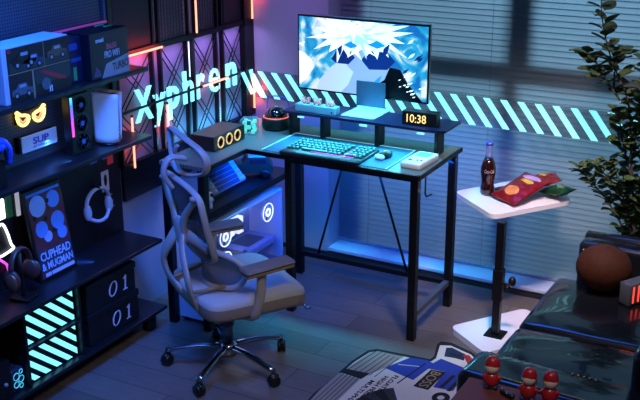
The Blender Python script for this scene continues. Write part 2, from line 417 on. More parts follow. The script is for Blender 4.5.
MB(mat('dark_violet_card', '#171a33', .4, noise=.2)).box(-.015, .10, 0, .082, 0, .172, .002).build('carton', b3)
MB(mat('pink_lit_edge', '#c04a86', .4, emit='#c04a86', es=.25)).box(-.015, .0, -.0, .36, .1725, .18).build('top_band', b3)  # pink light on the top edge put into colour and glow
ib = mat('ink_blue', '#2c4280', .4, noise=.4, nscale=90)
for a_ in ((.01, .06, .125, .15), (.02, .075, .08, .095)): MB(ib).box(.101, .1015, *a_).build('printed_patch', b3)
MB(mat('ink_green', '#2f9b58', .4, noise=.3)).box(.101, .1015, .03, .048, .01, .06).build('printed_patch', b3)
# ---- mid shelf objects
MZ = .8715
ps = thing('game_console', 'white curved console standing upright at the end of the shelf', 'game console', (.062, -1.262, MZ), R(24))
def plate(yoff, sgn):
    def fn(u, v):
        x = -.004+.102*u; z = .012+.205*v; bow = .006*math.sin(math.pi*u)
        z += -.010*math.sin(math.pi*u)*(1-v)+.004*math.sin(math.pi*v)*0
        return Vector((x+.010*(v-.5)*(u), yoff+sgn*(bow+.006*v*v), z-.012*u*v))
    m = MB(white_p); m.sheet(fn, 10, 8)
    o = m.build('side_plate'); md = o.modifiers.new('s', 'SOLIDIFY'); md.thickness = .003; return o
for yy, sg_ in ((-.012, -1), (.034, 1)):
    o = plate(yy, sg_); o.parent = ps
MB(mat('gloss_black', '#06070a', .1, coat=.5, noise=.1)).box(.004, .090, -.010, .033, .006, .203, .004).build('core', ps)
MB(black_p).lathe([(.001, 0), (.045, 0), (.045, .006), (.03, .009), (.001, .009)], (.046, .012, 0)).build('stand', ps)
gp = thing('graphics_card', 'black three fan graphics card with rainbow edge, standing on the shelf', 'graphics card', (.10, -1.445, MZ))
MB(black_p).box(-.04, 0, 0, .11, .0, .235, .004).build('shroud', gp)
def rgb_mat():
    m = bpy.data.materials.new('rainbow_light'); m.use_nodes = True; nt = m.node_tree; b = nt.nodes['Principled BSDF']; N = nt.nodes.new; L = nt.links.new
    tc = N('ShaderNodeTexCoord'); sp = N('ShaderNodeSeparateXYZ'); L(tc.outputs['Object'], sp.inputs[0]); mr = N('ShaderNodeMapRange')
    mr.inputs[1].default_value = .06; mr.inputs[2].default_value = .23; L(sp.outputs['Z'], mr.inputs[0])
    cr = N('ShaderNodeValToRGB'); e = cr.color_ramp; e.elements[0].color = (.9, .08, .12, 1); e.elements[1].color = (.1, .8, .9, 1)
    for p, c in ((.3, (.8, .05, .5, 1)), (.6, (.3, .1, .9, 1)), (.8, (.05, .2, 1, 1))): k = e.elements.new(p); k.color = c
    L(mr.outputs[0], cr.inputs[0]); L(cr.outputs[0], b.inputs['Emission Color']); b.inputs['Emission Strength'].default_value = 1.2
    L(cr.outputs[0], b.inputs['Base Color']); return m
rgbm = rgb_mat()
MB(rgbm).box(.0, .004, .002, .012, .075, .228).build('light_strip', gp)
for k, zz in enumerate((.045, .118, .190)):
    f = MB(black).lathe([(.030, 0), (.033, .0), (.033, .004), (.030, .004), (.030, 0)], (.0, .060, zz), 20, 'x')
    for a in range(7):
        an = a*2*math.pi/7; c_, s__ = math.cos(an), math.sin(an)
        f.tube([(.001, .060+.008*c_, zz+.008*s__), (.003, .060+.02*math.cos(an+.3), zz+.02*math.sin(an+.3)), (.001, .060+.029*math.cos(an+.5), zz+.029*math.sin(an+.5))], .003, 5)
    f.use(mat('fan_hub_blue', '#3f5c96', .3, noise=.1)); f.cyl((.0, .060, zz), (.006, .060, zz), .010, seg=14)
    f.build('fan', gp)
vs = thing('visor_lamp', 'glowing yellow neon mask shaped lamp hanging on the pegboard', 'lamp', (.0, -1.560, 1.045))
MB(black_p).box(-.005, .004, -.07, .07, -.02, .028, .003).build('backplate', vs)
for s in (-1, 1):
    pts = [(.012, s*.012, .002), (.012, s*.022, -.018), (.012, s*.045, -.024), (.012, s*.066, -.008), (.012, s*.072, .03), (.012, s*.05, .016), (.012, s*.03, .012)]
    MB(neon_yel).tube(spline(pts, 5, True), .0062, 8, True).build('neon_lobe', vs)
    MB(neon_org).tube(spline([(.010, s*.02, .0), (.010, s*.042, -.012), (.010, s*.062, .012)], 5), .003, 8).build('neon_inner', vs)
wb = thing('product_carton', 'small white carton with purple print fixed to the pegboard below the yellow lamp', 'box', (.0235, -1.632, MZ+.047))
MB(mat('white_card', '#dfe6fa', .45, noise=.03)).box(-.006, 0, 0, .188, 0, .062, .002).build('carton', wb)
MB(mat('purple_ink', '#4b49b8', .5)).text('SUP', .085, .026, facing('x', (.0006, .1, .036)), .0004, .03).text('BY DESIGN', .08, .008, facing('x', (.0006, .1, .013)), .0004).build('print', wb)
MB(black_p).box(-.028, -.0055, -.008, .18, 0, .062, .002).build('rear_tray', wb)
gc = thing('game_controller', 'blue game controller on a stand at the left frame edge', 'controller', (.15, -1.87, MZ))
bluep = mat('blue_plastic', '#2450c8', .3, noise=.08)
MB(black_p).box(-.04, .0, -.03, .03, 0, .10, .004).build('stand', gc)
m_ = MB(bluep); m_.tube(spline([(.004, -.06, .09), (.012, -.05, .15), (.012, -.02, .175), (.012, .01, .17), (.012, .034, .14), (.004, .042, .085)], 5), [.012]*2+[.016]*21+[.013]*3, 10, flat=None); m_.ball((.012, -.01, .155), (.018, .035, .024)); m_.build('body', gc)
MB(black_p).cyl((.024, -.028, .145), (.034, -.028, .145), .008, seg=12).cyl((.024, .01, .145), (.034, .01, .145), .008, seg=12).build('thumbstick', gc)
# ---- between lower shelf and mid shelf
LZ = .4165
po = thing('framed_poster', 'leaning framed cartoon title poster with white lettering on the lower shelf', 'poster', (.085, -1.665, LZ+.0005))
po.rotation_euler = (0, R(-9), 0)
W, H = .205, .36
MB(black_p).box(-.014, 0, 0, W, 0, H, .003).build('frame', po)
pm = MB(mat('poster_red', '#5d2531', .5, noise=.25, nscale=25)); pm.box(0, .0012, .012, W-.008, .012, H-.010)
lb = mat('poster_blue', '#5a8fe6', .4, noise=.1); pale = mat('poster_pale', '#8fb2f0', .4, noise=.08)
pm.use(lb)
# plain generic stand-in shapes: stacked cups and discs
pm.prism([(.015, H-.014), (W-.012, H-.014), (W-.012, H-.024), (.015, H-.024)], 'x', .0012, .0016)
for (cy_, cz_, rr, m2) in ((.062, .292, .042, pale), (.148, .298, .034, lb), (.06, .20, .032, lb), (.15, .212, .036, lb), (.085, .165, .022, pale), (.162, .16, .026, lb), (.15, .222, .02, pale), (.05, .215, .015, pale)):
    pm.use(m2); pm.cyl((.0012, cy_, cz_), (.0018+rr*.01, cy_, cz_), rr, seg=18)
pm.use(blk)
for (cy_, cz_) in ((.09, .235), (.12, .18), (.115, .30), (.035, .25)): pm.cyl((.0012, cy_, cz_), (.0024, cy_, cz_), .010, seg=12)
pm.use(mat('poster_navy', '#1b2a4c', .5)); pm.box(.0012, .0016, .012, W-.008, .035, .118)
pm.use(mat('poster_letter', '#a9c4f2', .4))
pm.text('CUPHEAD', .165, .034, facing('x', (.0022, .105, .096)), .0005, .02).text('& MUGMAN', .17, .03, facing('x', (.0022, .105, .056)), .0005, .02)
pm.box(.0018, .0026, .03, .06, .016, .03); pm.box(.0018, .0026, .065, .19, .016, .03)
pm.build('artwork', po)
he = thing('hanging_headset', 'blue lit white headset hanging on the dark back panel', 'headphones', (.0, -1.25, .61))
m_ = MB(mat('blue_lit_plastic', '#b6c6ee', .35, noise=.06))  # white plastic with the blue light put into its colour
arc = [(.03, -.07*math.cos(a), .06*math.sin(a)) for a in [math.pi*k/10 for k in range(-1, 12)]]
m_.tube(spline(arc, 2), .006, 8, flat=.011, up=(1, 0, 0)); m_.build('headband', he)
for s in (-1, 1): MB(MATS['blue_lit_plastic']).ball((.03, s*.066, -.025), (.02, .014, .036)).build('earcup', he)
MB(MATS['blue_lit_plastic']).tube(spline([(.035, -.066, -.05), (.04, -.02, -.075), (.04, .03, -.075), (.035, .06, -.045)], 4), .008, 8).build('lower_band', he)
MB(black_p).cyl((-.005, 0, .066), (.045, 0, .066), .004, seg=8).build('hook', he)
def stick(y0, y1, z0, z1, m, nm, label, cat, shape=None, d=.004):
    o = MB(m)
    if shape: o.prism([(y-y0, z-z0) for y, z in shape], 'x', 0, d)
    else: o.box(0, d, 0, y1-y0, 0, z1-z0, .0008)
    return tag(o.build(nm, loc=(-.0055, y0, z0)), label, cat, 'stickers and tags on the back panel')
stick(-1.135, -1.10, .735, .79, mat('red_sticker', '#b03038', .4, emit='#b03038', es=.2), 'sticker', 'small red sticker at the top right of the back panel', 'sticker')
stick(-1.165, -1.14, .765, .79, lb, 'sticker', 'small pale blue sticker left of the red one', 'sticker')
stick(-1.24, -1.20, .765, .785, lb, 'sticker', 'short blue sticker under the mid shelf above the hanging headset', 'sticker')
tg = stick(-1.18, -1.135, .625, .715, white_p, 'hanging_tag', 'white hanging tag with dark silhouette beside the headset', 'tag')
MB(blk).ball((.005, .022, .05), (.001, .010, .026)).build('silhouette', tg)
for k, (zz, w_) in enumerate(((.60, .05), (.57, .055), (.545, .06))):
    stick(-1.17, -1.17+w_, zz, zz+.006, silver, 'cable_hook', ('upper', 'middle', 'lowest')[k]+' thin silver hook right of the hanging headset', 'hook')
hp = thing('headphones', 'brown padded headphones on a dark stand at the left of the lower shelf', 'headphones', (.12, -1.795, LZ), R(10))
brn = mat('brown_leather', '#4a3330', .4, noise=.15)
arc = [(0, -.062*math.cos(a), .125+.075*math.sin(a)) for a in [math.pi*k/12 for k in range(0, 13)]]
MB(brn).tube(arc, .007, 8, flat=.012, up=(1, 0, 0)).build('headband', hp)
for s in (-1, 1):
    c_ = MB(brn).ball((.0, s*.06, .095), (.036, .018, .042)); c_.build('ear_cushion', hp)
    MB(mat('copper_disc', '#8a6a58', .3, .6)).ball((.006, s*.074, .095), (.026, .010, .032)).build('earcup', hp)
MB(black_p).cyl((0, 0, 0), (0, 0, .19), .007, seg=10).box(-.04, .04, -.035, .035, 0, .012, .003).build('stand', hp)
nl = thing('figure_lamp', 'glowing white neon outline figure lamp at the left frame edge', 'lamp', (.0, -1.76, .66))
MB(mat('white_glow', '#ffffff', .4, emit=(.9, .95, 1.), es=1.7)).box(0, .012, -.06, .025, .035, .115, .006).build('glowing_head', nl)
MB(MATS['white_glow']).tube(spline([(.01, -.05, -.085), (.01, -.035, -.03), (.01, -.02, .012), (.01, .004, .018), (.01, .022, -.02), (.01, .035, -.07), (.01, .045, -.09), (.01, .0, -.1), (.01, -.03, -.1)], 5, True), .005, 8, True).build('outline_tube', nl)
MB(mat('magenta_glow', '#ff60e0', .4, emit=(.8, .1, .7), es=1.)).tube([(.01, -.03, -.11), (.012, .0, -.14), (.01, .012, -.18)], .005, 8).build('base_tube', nl)
MB(black_p).box(-.005, .003, -.09, .05, -.15, .12, .002).build('backplate', nl)
stick(-1.725, -1.695, .69, .79, mat('green_card', '#2f6a3a', .5, noise=.2, emit='#2f6a3a', es=.15), 'hanging_tag', 'green hanging card beside the glowing figure lamp', 'tag', d=.012)
stick(-1.668, -1.652, .68, .785, mat('pale_glow', '#d8d8e8', .4, emit='#c8c8e0', es=.5), 'hanging_tag', 'thin pale lit strip left of the framed poster', 'tag', d=.008)
# ---- bottom compartment
BZ = .0985
def numbox(z, h, y0, y1, label):
    t = thing('storage_box', label, 'storage box', (.17, y0, z), 0, 'storage boxes marked 01')
    nb = mat('black_card', '#0d0f14', .5, noise=.15)
    MB(nb).box(-.16, 0, 0, y1-y0, 0, h-.028, .003).build('body', t)
    MB(nb).box(-.163, .004, -.004, y1-y0+.004, h-.028, h, .003).build('lid', t)
    ov = [(.0, (y1-y0)-.142+.022*math.cos(a)+.006*math.sin(a), .058+.030*math.sin(a)) for a in [2*math.pi*k/24 for k in range(24)]]
    MB(mat('number_white', '#c9cfe4', .5)).tube(ov, [.0022+.0028*abs(math.cos(2*math.pi*k/24)) for k in range(24)], 6, True, flat=.0012, up=(1, 0, 0)).build('digit', t)
    yb, zb_ = (y1-y0)-.068, .027
    MB(MATS['number_white']).prism([(yb-.014, zb_), (yb+.014, zb_), (yb+.014, zb_+.004), (yb+.005, zb_+.006), (yb+.011, zb_+.062), (yb+.006, zb_+.062), (yb-.010, zb_+.053), (yb-.009, zb_+.049), (yb+.001, zb_+.052), (yb-.004, zb_+.006), (yb-.014, zb_+.004)], 'x', .0002, .0014).build('digit', t)
    return t
numbox(BZ, .136, -1.52, -1.205, 'lower black storage box marked 01, beneath its twin')
numbox(BZ+.1365, .128, -1.52, -1.215, 'upper black storage box marked 01, topmost of the stack')
def stripebox(z, h, label, ph):
    t = thing('light_box', label, 'light box', (.165, -1.855, z), 0, 'stripe front light boxes')
    MB(black_p).box(-.16, 0, .0, .27, 0, h, .003).build('case', t)
    y1 = .262; hh = h-.012
    n = 0
    for k in range(-4, 6):
        # band z = -s*(y) ...
        s = .86; wd = .026; gap = .052
        c0 = ph+gap*k   # line: z = c - s*y
        poly = [(.008, c0-s*.008), (y1, c0-s*y1), (y1, c0-s*y1+wd), (.008, c0-s*.008+wd)]
        # clip to 0.006..hh
        def clip(P, f, inter):
            out = []
            for i in range(len(P)):
                a, b_ = P[i], P[(i+1) % len(P)]
                if f(a): out.append(a)
                if f(a) != f(b_): out.append(inter(a, b_))
            return out
        def iz(zc): return lambda a, b_: (a[0]+(b_[0]-a[0])*(zc-a[1])/(b_[1]-a[1]), zc)
        poly = clip(poly, lambda p: p[1] > .006, iz(.006))
        if poly: poly = clip(poly, lambda p: p[1] < hh, iz(hh))
        if len(poly) >= 3: MB(neon_cyan).prism(poly, 'x', .0005, .003).build('light_stripe', t); n += 1
stripebox(.2525, .142, 'upper light box with cyan glowing diagonal stripes', .17)
stripebox(BZ, .142, 'lower light box with cyan glowing diagonal stripes, by the bottom shelf edge', .13)
cs = thing('cube_speaker', 'small dark cube with cyan glowing pattern on the bottom shelf', 'speaker', (.165, -1.94, BZ))
MB(mat('smoke_plastic', '#2c3240', .25, noise=.1)).box(-.08, 0, 0, .062, 0, .09, .006).build('body', cs)
gl = mat('teal_glow', '#69d8e0', .4, emit='#4fc4d0', es=.6)
for (cy_, cz_, r_) in ((.022, .062, .014), (.045, .045, .013), (.02, .03, .012), (.046, .075, .008), (.043, .018, .009)):
    MB(gl).tube([(.001, cy_+r_*math.cos(a), cz_+r_*math.sin(a)) for a in [2*math.pi*k/14 for k in range(14)]], .0018, 6, True).build('glow_ring', cs)
db = thing('drawer_cabinet', 'black bottom shelf drawer box with small round knob', 'drawer', (.18, -2.16, BZ))
MB(black_p).box(-.17, 0, 0, .205, 0, .157, .003).build('body', db)
MB(grey_p).ball((.008, .17, .07), .008).build('knob', db)
# ------------------------------------------------------------------ desk
DZ = .75
def carbon():
    m = bpy.data.materials.new('textured_desktop'); m.use_nodes = True; nt = m.node_tree; b = nt.nodes['Principled BSDF']; N = nt.nodes.new; L = nt.links.new
    tc = N('ShaderNodeTexCoord'); mp = N('ShaderNodeMapping'); mp.inputs['Scale'].default_value = (140, 140, 1); L(tc.outputs['Object'], mp.inputs[0])
    ck = N('ShaderNodeTexChecker'); ck.inputs['Scale'].default_value = 1; L(mp.outputs[0], ck.inputs['Vector'])
    ck.inputs['Color1'].default_value = (.07, .08, .085, 1); ck.inputs['Color2'].default_value = (.19, .205, .21, 1)
    L(ck.outputs['Color'], b.inputs['Base Color']); b.inputs['Roughness'].default_value = .38; return m
dm = carbon()
dk = thing('corner_desk', 'L-shaped black corner desk with textured top and metal frame', 'desk', (0, 0, 0))
MB(dm).prism([(.18, -.235), (1.225, -.235), (1.225, -.685), (1.21, -.70), (.405, -.70), (.405, -1.02), (.18, -1.02)], 'z', DZ-.016, DZ).build('desktop', dk)
edge = MB(black)
edge.box(.405, 1.225, -.706, -.70, DZ-.02, DZ-.001); edge.box(1.225, 1.231, -.70, -.235, DZ-.02, DZ-.001); edge.box(.405, .411, -1.02, -.70, DZ-.02, DZ-.001)
edge.build('edge_band', dk)
lw = .017
for (x, y) in ((1.197, -.665), (1.205, -.275), (.60, -.655), (.42, -.26), (.385, -1.0), (.20, -1.0), (.20, -.26)):
    MB(black).box(x-lw, x+lw, y-lw, y+lw, .0, DZ-.016, .002).build('leg', dk)
for (a, c_) in (((1.203, -.648, .12), (1.203, -.292, .12)),):
    MB(mat('pale_bar_steel', '#5f6a70', .35, .5, noise=.1)).box(1.19, 1.216, -.648, -.292, .108, .132, .002).build('side_bar', dk)
MB(black).box(.437, 1.188, -.29, -.262, .105, .128, .002).build('rear_bar', dk)
for (x0, x1) in ((.70, .53), (.80, 1.0)):
    MB(black).tube([(x0, -.276, DZ-.02), (x1, -.276, .125)], .006, 8).build('brace', dk)
MB(black).box(.62, 1.18, -.675, -.655, DZ-.04, DZ-.016).build('apron', dk)
MB(dark).box(.182, .40, -.985, -.28, .522, .537, .002).build('under_shelf', dk)
MB(black).box(.386, .402, -.985, -.28, .510, .540, .001).build('shelf_rail', dk)
# headphone hook below right edge
MB(mat('hook_steel', '#32415e', .4, .5)).tube([(1.213, -.60, DZ-.02), (1.213, -.60, .64), (1.213, -.585, .625), (1.225, -.56, .63)], .004, 8).build('hook', dk)
# riser
rs = thing('monitor_riser', 'long black monitor shelf raised on short legs over the desk', 'monitor riser', (0, 0, DZ))
RZ = .87
MB(mat('blue_black_top', '#14193a', .3, noise=.15)).prism([(.446, -.452), (1.195, -.452), (1.225, -.43), (1.225, -.255), (.446, -.255)], 'z', RZ-DZ-.011, RZ-DZ).build('top', rs)
for x in (.47, .63, .90, 1.18):
    MB(black).box(x-.009, x+.009, -.42, -.35, .0005, RZ-DZ-.011, .002).build('leg', rs)
cl = mat('cyan_spot', '#a0f0ff', .4, emit='#7fe8ff', es=1.0)
for x in (.54, .85, 1.12): MB(cl).box(x-.016, x+.016, -.4525, -.445, .096, .103, .002).build('led_clip', rs)
# desk pad
pd = MB(mat('pad_blue', '#256080', .5, noise=.08)).box(0, .60, 0, .30, 0, .003, .001)
pdo = tag(pd.build('desk_mat', loc=(.478, -.69, DZ+.0003)), 'blue desk mat with bright stitched edge under the keyboard', 'desk mat')
MB(mat('pad_edge_light', '#9fe8f5', .4, emit='#7fd0ea', es=.35)).tube([(.004, .0, .003), (.004, .296, .003), (.596, .296, .003), (.596, .0, .003)], .0028, 6).build('stitched_edge', pdo)
# keyboard
kb = thing('keyboard', 'full size mechanical keyboard with pale backlit keys in front of monitor', 'keyboard', (.582, -.662, DZ+.0036), R(1))
MB(mat('kb_case', '#10181f', .35, noise=.1)).box(0, .372, -.035, .165, 0, .014, .004).build('case', kb)
MB(mat('wrist_rest', '#13202a', .4, noise=.1)).box(0, .372, -.055, -.008, 0, .017, .006).build('palm_rest', kb)
keym = mat('key_cyan', '#4a8286', .4, noise=.05); keym2 = mat('key_pink', '#9a4f98', .4, emit='#9a4f98', es=.4)
kp = None
proto = MB(keym).box(-.0072, .0072, -.0100, .0085, 0, .010, .003).build('key', kb)
first = True; nk = 0
for r_ in range(5):
    for c_ in range(18):
        if c_ in (13,) : continue
        if r_ == 0 and 3 <= c_ <= 9: continue
        k = proto if first else proto.copy()
        if not first: COL.objects.link(k); k.parent = kb
        k.location = (.014+c_*.0200+(r_ == 1)*.002, .012+r_*.032, .014); first = False; nk += 1
MB(keym).box(.077, .20, .002, .021, .014, .024, .003).build('space_bar', kb)
pk = MB(keym2)
for x in (.288, .308, .328): pk.box(x-.0085, x+.0085, .004, .018, .0245, .0255)
pk.build('lit_legends', kb)
MB(mat('magenta_strip', '#ff50d0', .4, emit=(.75, .12, .6), es=.9)).box(.13, .33, -.0085, -.0055, .0165, .0185).build('light_strip', kb)
# mouse
ms = thing('computer_mouse', 'black and white mouse with orange glowing scroll area', 'mouse', (1.0, -.545, DZ+.0034), R(-12))
MB(black_p).ball((0, 0, .012), (.026, .046, .018)).build('shell', ms)
MB(white_p).ball((0, -.034, .010), (.0245, .018, .0135)).build('rear_cover', ms)
MB(mat('mouse_orange', '#d0583a', .4, emit=(.8, .15, .06), es=.6)).ball((0, .004, .0245), (.009, .018, .006)).build('logo_window', ms)
# handheld game
gb = thing('handheld_game', 'white handheld game with green screen lying at the desk corner', 'handheld game', (1.165, -.555, DZ+.0004), R(-3))
MB(white_p).box(-.046, .046, -.09, .09, 0.004, .03, .008, 3).build('body', gb)
MB(mat('cover_grey', '#8f98a4', .5)).box(-.044, .044, -.088, .088, 0, .006, .002).build('battery_cover', gb)  # plain grey cover below the white body
MB(mat('green_lcd', '#3fb088', .3, emit='#30d890', es=.7)).box(-.03, .03, .01, .07, .0302, .0308).build('screen', gb)
MB(black_p).box(-.03, -.012, -.05, -.044, .0302, .033).box(-.024, -.018, -.056, -.038, .0302, .033).build('direction_pad', gb)
for x in (.012, .028): MB(mat('maroon_button', '#6e2038', .4)).cyl((x, -.047+x*.2, .030), (x, -.047+x*.2, .034), .005, seg=12).build('button', gb)
# clock on riser
ck = thing('digital_clock', 'black block clock showing 10:38 in orange digits', 'clock', (1.095, -.40, RZ+.0003), R(2))
MB(black_p).box(-.078, .078, -.012, .04, 0, .06, .003).build('case', ck)
MB(amber).text('10:38', .088, .036, facing('y', (-.012, -.0128, .03)), .0006, .0).build('digits', ck)
# digit tubes dock
nx = thing('digit_tube_clock', 'pale blue dock with a row of small pink lit digit tubes', 'clock', (.60, -.415, RZ+.0003))
MB(mat('pale_blue_metal', '#8fb7cf', .35, .2, noise=.08)).box(-.10, .105, -.018, .03, 0, .034, .003).build('base', nx)
tg_ = mat('tube_glass', '#d9b0b0', .1, alpha=.45); dg_ = mat('tube_digit', '#ff8a70', .4, emit=(1., .3, .25), es=1.)
for i, x in enumerate((-.066, -.042, -.008, .014, .054, .076)):
    MB(tg_).cyl((x, .005, .034), (x, .005, .064), .0095, seg=12).build('glass_tube', nx)
    MB(dg_).text('13:4:10'.replace(':', '')[i % 5], .009, .018, facing('y', (x, .004, .049)), .0008, .02).build('digit', nx)
MB(blk).cyl((.087, -.0185, .012), (.087, -.0165, .012), .004, seg=10).build('button', nx)
# monitor
mo = thing('monitor', 'large thin silver monitor showing a bright blue and white picture', 'monitor', (.80, -.33, RZ+.0003))
zb = .912-RZ; zt = 1.262-RZ; X0, X1 = .387-.80, 1.048-.80
yo = .13   # screen plane y (local) = -.20
MB(mat('silver_metal', '#b9bec6', .3, .7, noise=.05)).box(X0, X1, yo+.001, yo+.018, zb, zt, .003).build('rear_shell', mo)
MB(mat('bezel_black', '#050608', .25, noise=.1)).box(X0, X1, yo-.004, yo+.001, zb, zt, .0015).build('bezel', mo)
MB(MATS['silver_metal']).box(X0, X1, yo-.003, yo+.016, zt, zt+.003, .001).build('top_edge', mo)
blue_m = mat('stand_blue', '#5b7390', .35, .5, noise=.06)
MB(blue_m).box(-.092, .052, .095, .101, .006, zb+.08, .002).build('stand_neck', mo)
MB(white_p).box(-.075, .085, -.085, .10, 0, .006, .002).build('stand_foot', mo)
# picture: blue sky, white spiky burst, violet hill, dark ridge -- plain shapes
W0, W1, Z0, Z1 = X0+.008, X1-.008, zb+.008, zt-.008
def P(u, v): return (W0+(W1-W0)*u, Z0+(Z1-Z0)*v)
def em(n, c, s=.85): return mat(n, c, .3, emit=c, es=s, spec=.2)
def sky_mat():
    m = bpy.data.materials.new('screen_sky'); m.use_nodes = True; nt = m.node_tree; b = nt.nodes['Principled BSDF']; N = nt.nodes.new; L = nt.links.new
    tc = N('ShaderNodeTexCoord'); n = N('ShaderNodeTexNoise'); n.inputs['Scale'].default_value = 7; n.inputs['Detail'].default_value = 5; n.inputs['Distortion'].default_value = 1.5
    L(tc.outputs['Object'], n.inputs['Vector']); cr = N('ShaderNodeValToRGB'); e = cr.color_ramp
    e.elements[0].position = .38; e.elements[0].color = (*hexc('#1272c8'), 1); e.elements[1].position = .62; e.elements[1].color = (*hexc('#e8fbff'), 1)
    k = e.elements.new(.5); k.color = (*hexc('#25b4ea'), 1)
    L(n.outputs['Fac'], cr.inputs[0]); L(cr.outputs[0], b.inputs['Emission Color']); b.inputs['Emission Strength'].default_value = .9; b.inputs['Base Color'].default_value = (0.02, .02, .03, 1); return m
scn = MB(sky_mat()); a_, b_ = P(0, 0), P(1, 1); scn.box(a_[0], b_[0], yo-.0048, yo-.0042, a_[1], b_[1])
scn_layers = [0]
def shape(m, pts, lay):
    d = yo-.0049-.0002*lay
    scn.use(m); scn.prism([P(u, v) for u, v in pts], 'y', d-.0002, d)
wht = em('pic_white', '#f2fbff'); icy = em('pic_ice', '#a8d8f4'); lil = em('pic_lilac', '#8f9fc8', .8); lil2 = em('pic_lilac_pale', '#b9c4e2', .85)
nav = em('pic_navy', '#0c2a66', .7); blkp = em('pic_black', '#05070d', .5); skb = em('pic_blue', '#1b86d6')
shape(lil, [(.18, 0), (.22, .22), (.30, .42), (.38, .60), (.52, .66), (.64, .60), (.72, .45), (.70, .25), (.60, .12), (.52, 0)], 0)
shape(lil2, [(.14, 0), (.17, .15), (.27, .36), (.36, .45), (.40, .36), (.44, .30), (.40, .12), (.34, 0)], 1)
shape(nav, [(.26, .45), (.30, .56), (.40, .60), (.45, .50), (.40, .40), (.30, .40)], 2)
shape(nav, [(.50, .48), (.55, .60), (.70, .62), (.76, .50), (.70, .38), (.56, .36)], 2)
shape(blkp, [(.46, 0), (.50, .10), (.62, .16), (.68, .24), (.72, .42), (.80, .40), (.86, .22), (.97, 0)], 3)
shape(skb, [(.56, .10), (.64, .19), (.66, .30), (.60, .20)], 4)
def burst(m, cx, cz, r0, r1, n, lay, a0=0., a1=2*math.pi, sq=1.6, seed=1):
    rr = random.Random(seed); pts = []
    for i in range(n):
        a = a0+(a1-a0)*i/(n-1); r = (r1*rr.uniform(.7, 1.1)) if i % 2 else r0*rr.uniform(.9, 1.1)
        u = cx+r*math.cos(a)/sq; v = cz+r*math.sin(a)
        pts.append((min(max(u, .002), .998), min(max(v, .003), .997)))
    shape(m, pts, lay)
burst(wht, .36, .80, .20, .44, 33, 5, sq=1.5, seed=3)
burst(wht, .60, .82, .18, .42, 31, 5, sq=1.4, seed=5)
burst(icy, .48, .80, .10, .30, 25, 6, sq=1.3, seed=8)
burst(wht, .44, .88, .07, .22, 21, 7, sq=1.0, seed=9)
shape(nav, [(.31, .60), (.35, .66), (.345, .56), (.33, .50)], 8); shape(nav, [(.67, .66), (.72, .74), (.70, .60), (.66, .52)], 8)
shape(skb, [(.36, .66), (.42, .72), (.47, .66), (.42, .62)], 8); shape(skb, [(.55, .70), (.62, .76), (.69, .70), (.62, .65)], 8)
shape(wht, [(0, .05), (.05, .12), (.12, .30), (.10, .42), (.04, .50), (0, .52)], 5)
shape(wht, [(0, .62), (.05, .66), (.03, .58)], 5)
for i in range(12):
    rr = random.Random(i+40); u = rr.uniform(.78, .96); v = rr.uniform(.03, .35); s = rr.uniform(.01, .03)
    shape(wht, [(u, v), (u+s, v+s*.4), (u+s*1.6, v+s*1.7), (u+s*.2, v+s)], 6)
for i in range(7):
    rr = random.Random(i+90); u = rr.uniform(.80, .93); v = rr.uniform(.25, .8); s = rr.uniform(.03, .05)
    shape(nav if i % 2 else wht, [(u, v), (u+s*.8, v+s*.6), (u+s*1.3, v+s*2), (u+s*.5, v+s*1.3)], 6)
scn.build('screen', mo)
# desk left wing objects
sp = thing('wooden_speaker', 'dark wooden box speaker with three amber rings on the desk wing', 'speaker', (.318, -.815, DZ+.0004), R(90))
woodt = mat('walnut', '#301f1e', .35, noise=.35, nscale=25)
sp_a = math.atan2(.258, -.02)
MB(woodt).box(0, .245, 0, .125, 0, .066, .003).build('cabinet', sp)
for i in range(3):
    x = .050+i*.066
    MB(mat('amber_ring', '#e8c070', .4, emit=(.85, .5, .18), es=.8)).tube([(x+.022*math.cos(a), -.003, .033+.023*math.sin(a)) for a in [2*math.pi*k/20 for k in range(20)]], .0032, 8, True).build('ring', sp)
    MB(black_p).lathe([(.001, .004), (.010, .001), (.02, -.002), (.02, 0)], (x, 0, .033), 18, 'y').build('driver', sp)
gc2 = thing('puzzle_cube_lamp', 'small cube lamp glowing mint green beside the wooden speaker', 'lamp', (.292, -.487, DZ+.0004), R(20))
mint = mat('mint_glow', '#7ff0d0', .3, emit='#5fe8c4', es=.75)
MB(mat('clear_case', '#9fb8c8', .15, alpha=.35)).box(-.037, .037, -.037, .037, 0, .072, .004).build('case', gc2)
for i in range(3):
    for j in range(3):
        for k in range(3):
            if (i+j+k) % 2 == 0: MB(mint).box(-.028+i*.0195, -.028+i*.0195+.017, -.028+j*.0195, -.028+j*.0195+.017, .006+k*.0195, .006+k*.0195+.017, .003).build('glow_block', gc2)
MB(blk).box(-.01, .01, -.01, .01, .01, .06).build('core', gc2)
dmx = thing('dome_speaker', 'black round dome speaker with red glowing rim in the desk corner', 'speaker', (.352, -.352, DZ+.0004))
MB(mat('green_black', '#0a1614', .35, noise=.2)).lathe([(.001, 0), (.060, 0), (.066, .012), (.067, .05), (.064, .056), (.001, .056)], seg=32).build('body', dmx)
MB(mat('dome_red', '#ff5a48', .4, emit=(1., .16, .1), es=1.0)).tube([(.059*math.cos(a), .059*math.sin(a), .058) for a in [2*math.pi*k/32 for k in range(32)]], .0022, 6, True).build('glow_ring', dmx)
MB(mat('dome_glass', '#0a0c10', .08, coat=.6, noise=.05)).lathe([(.055, .056), (.052, .072), (.042, .088), (.026, .098), (.001, .102)], seg=32).build('dome', dmx)
# arch handle
MB(mat('violet_tube', '#4040c0', .3, emit='#3030c0', es=.4)).tube(spline([(-.056, .02, .056), (-.056, .02, .12), (-.03, .02, .145), (.03, .02, .145), (.056, .02, .12), (.056, .02, .056)], 5), .003, 8).build('arch', dmx)
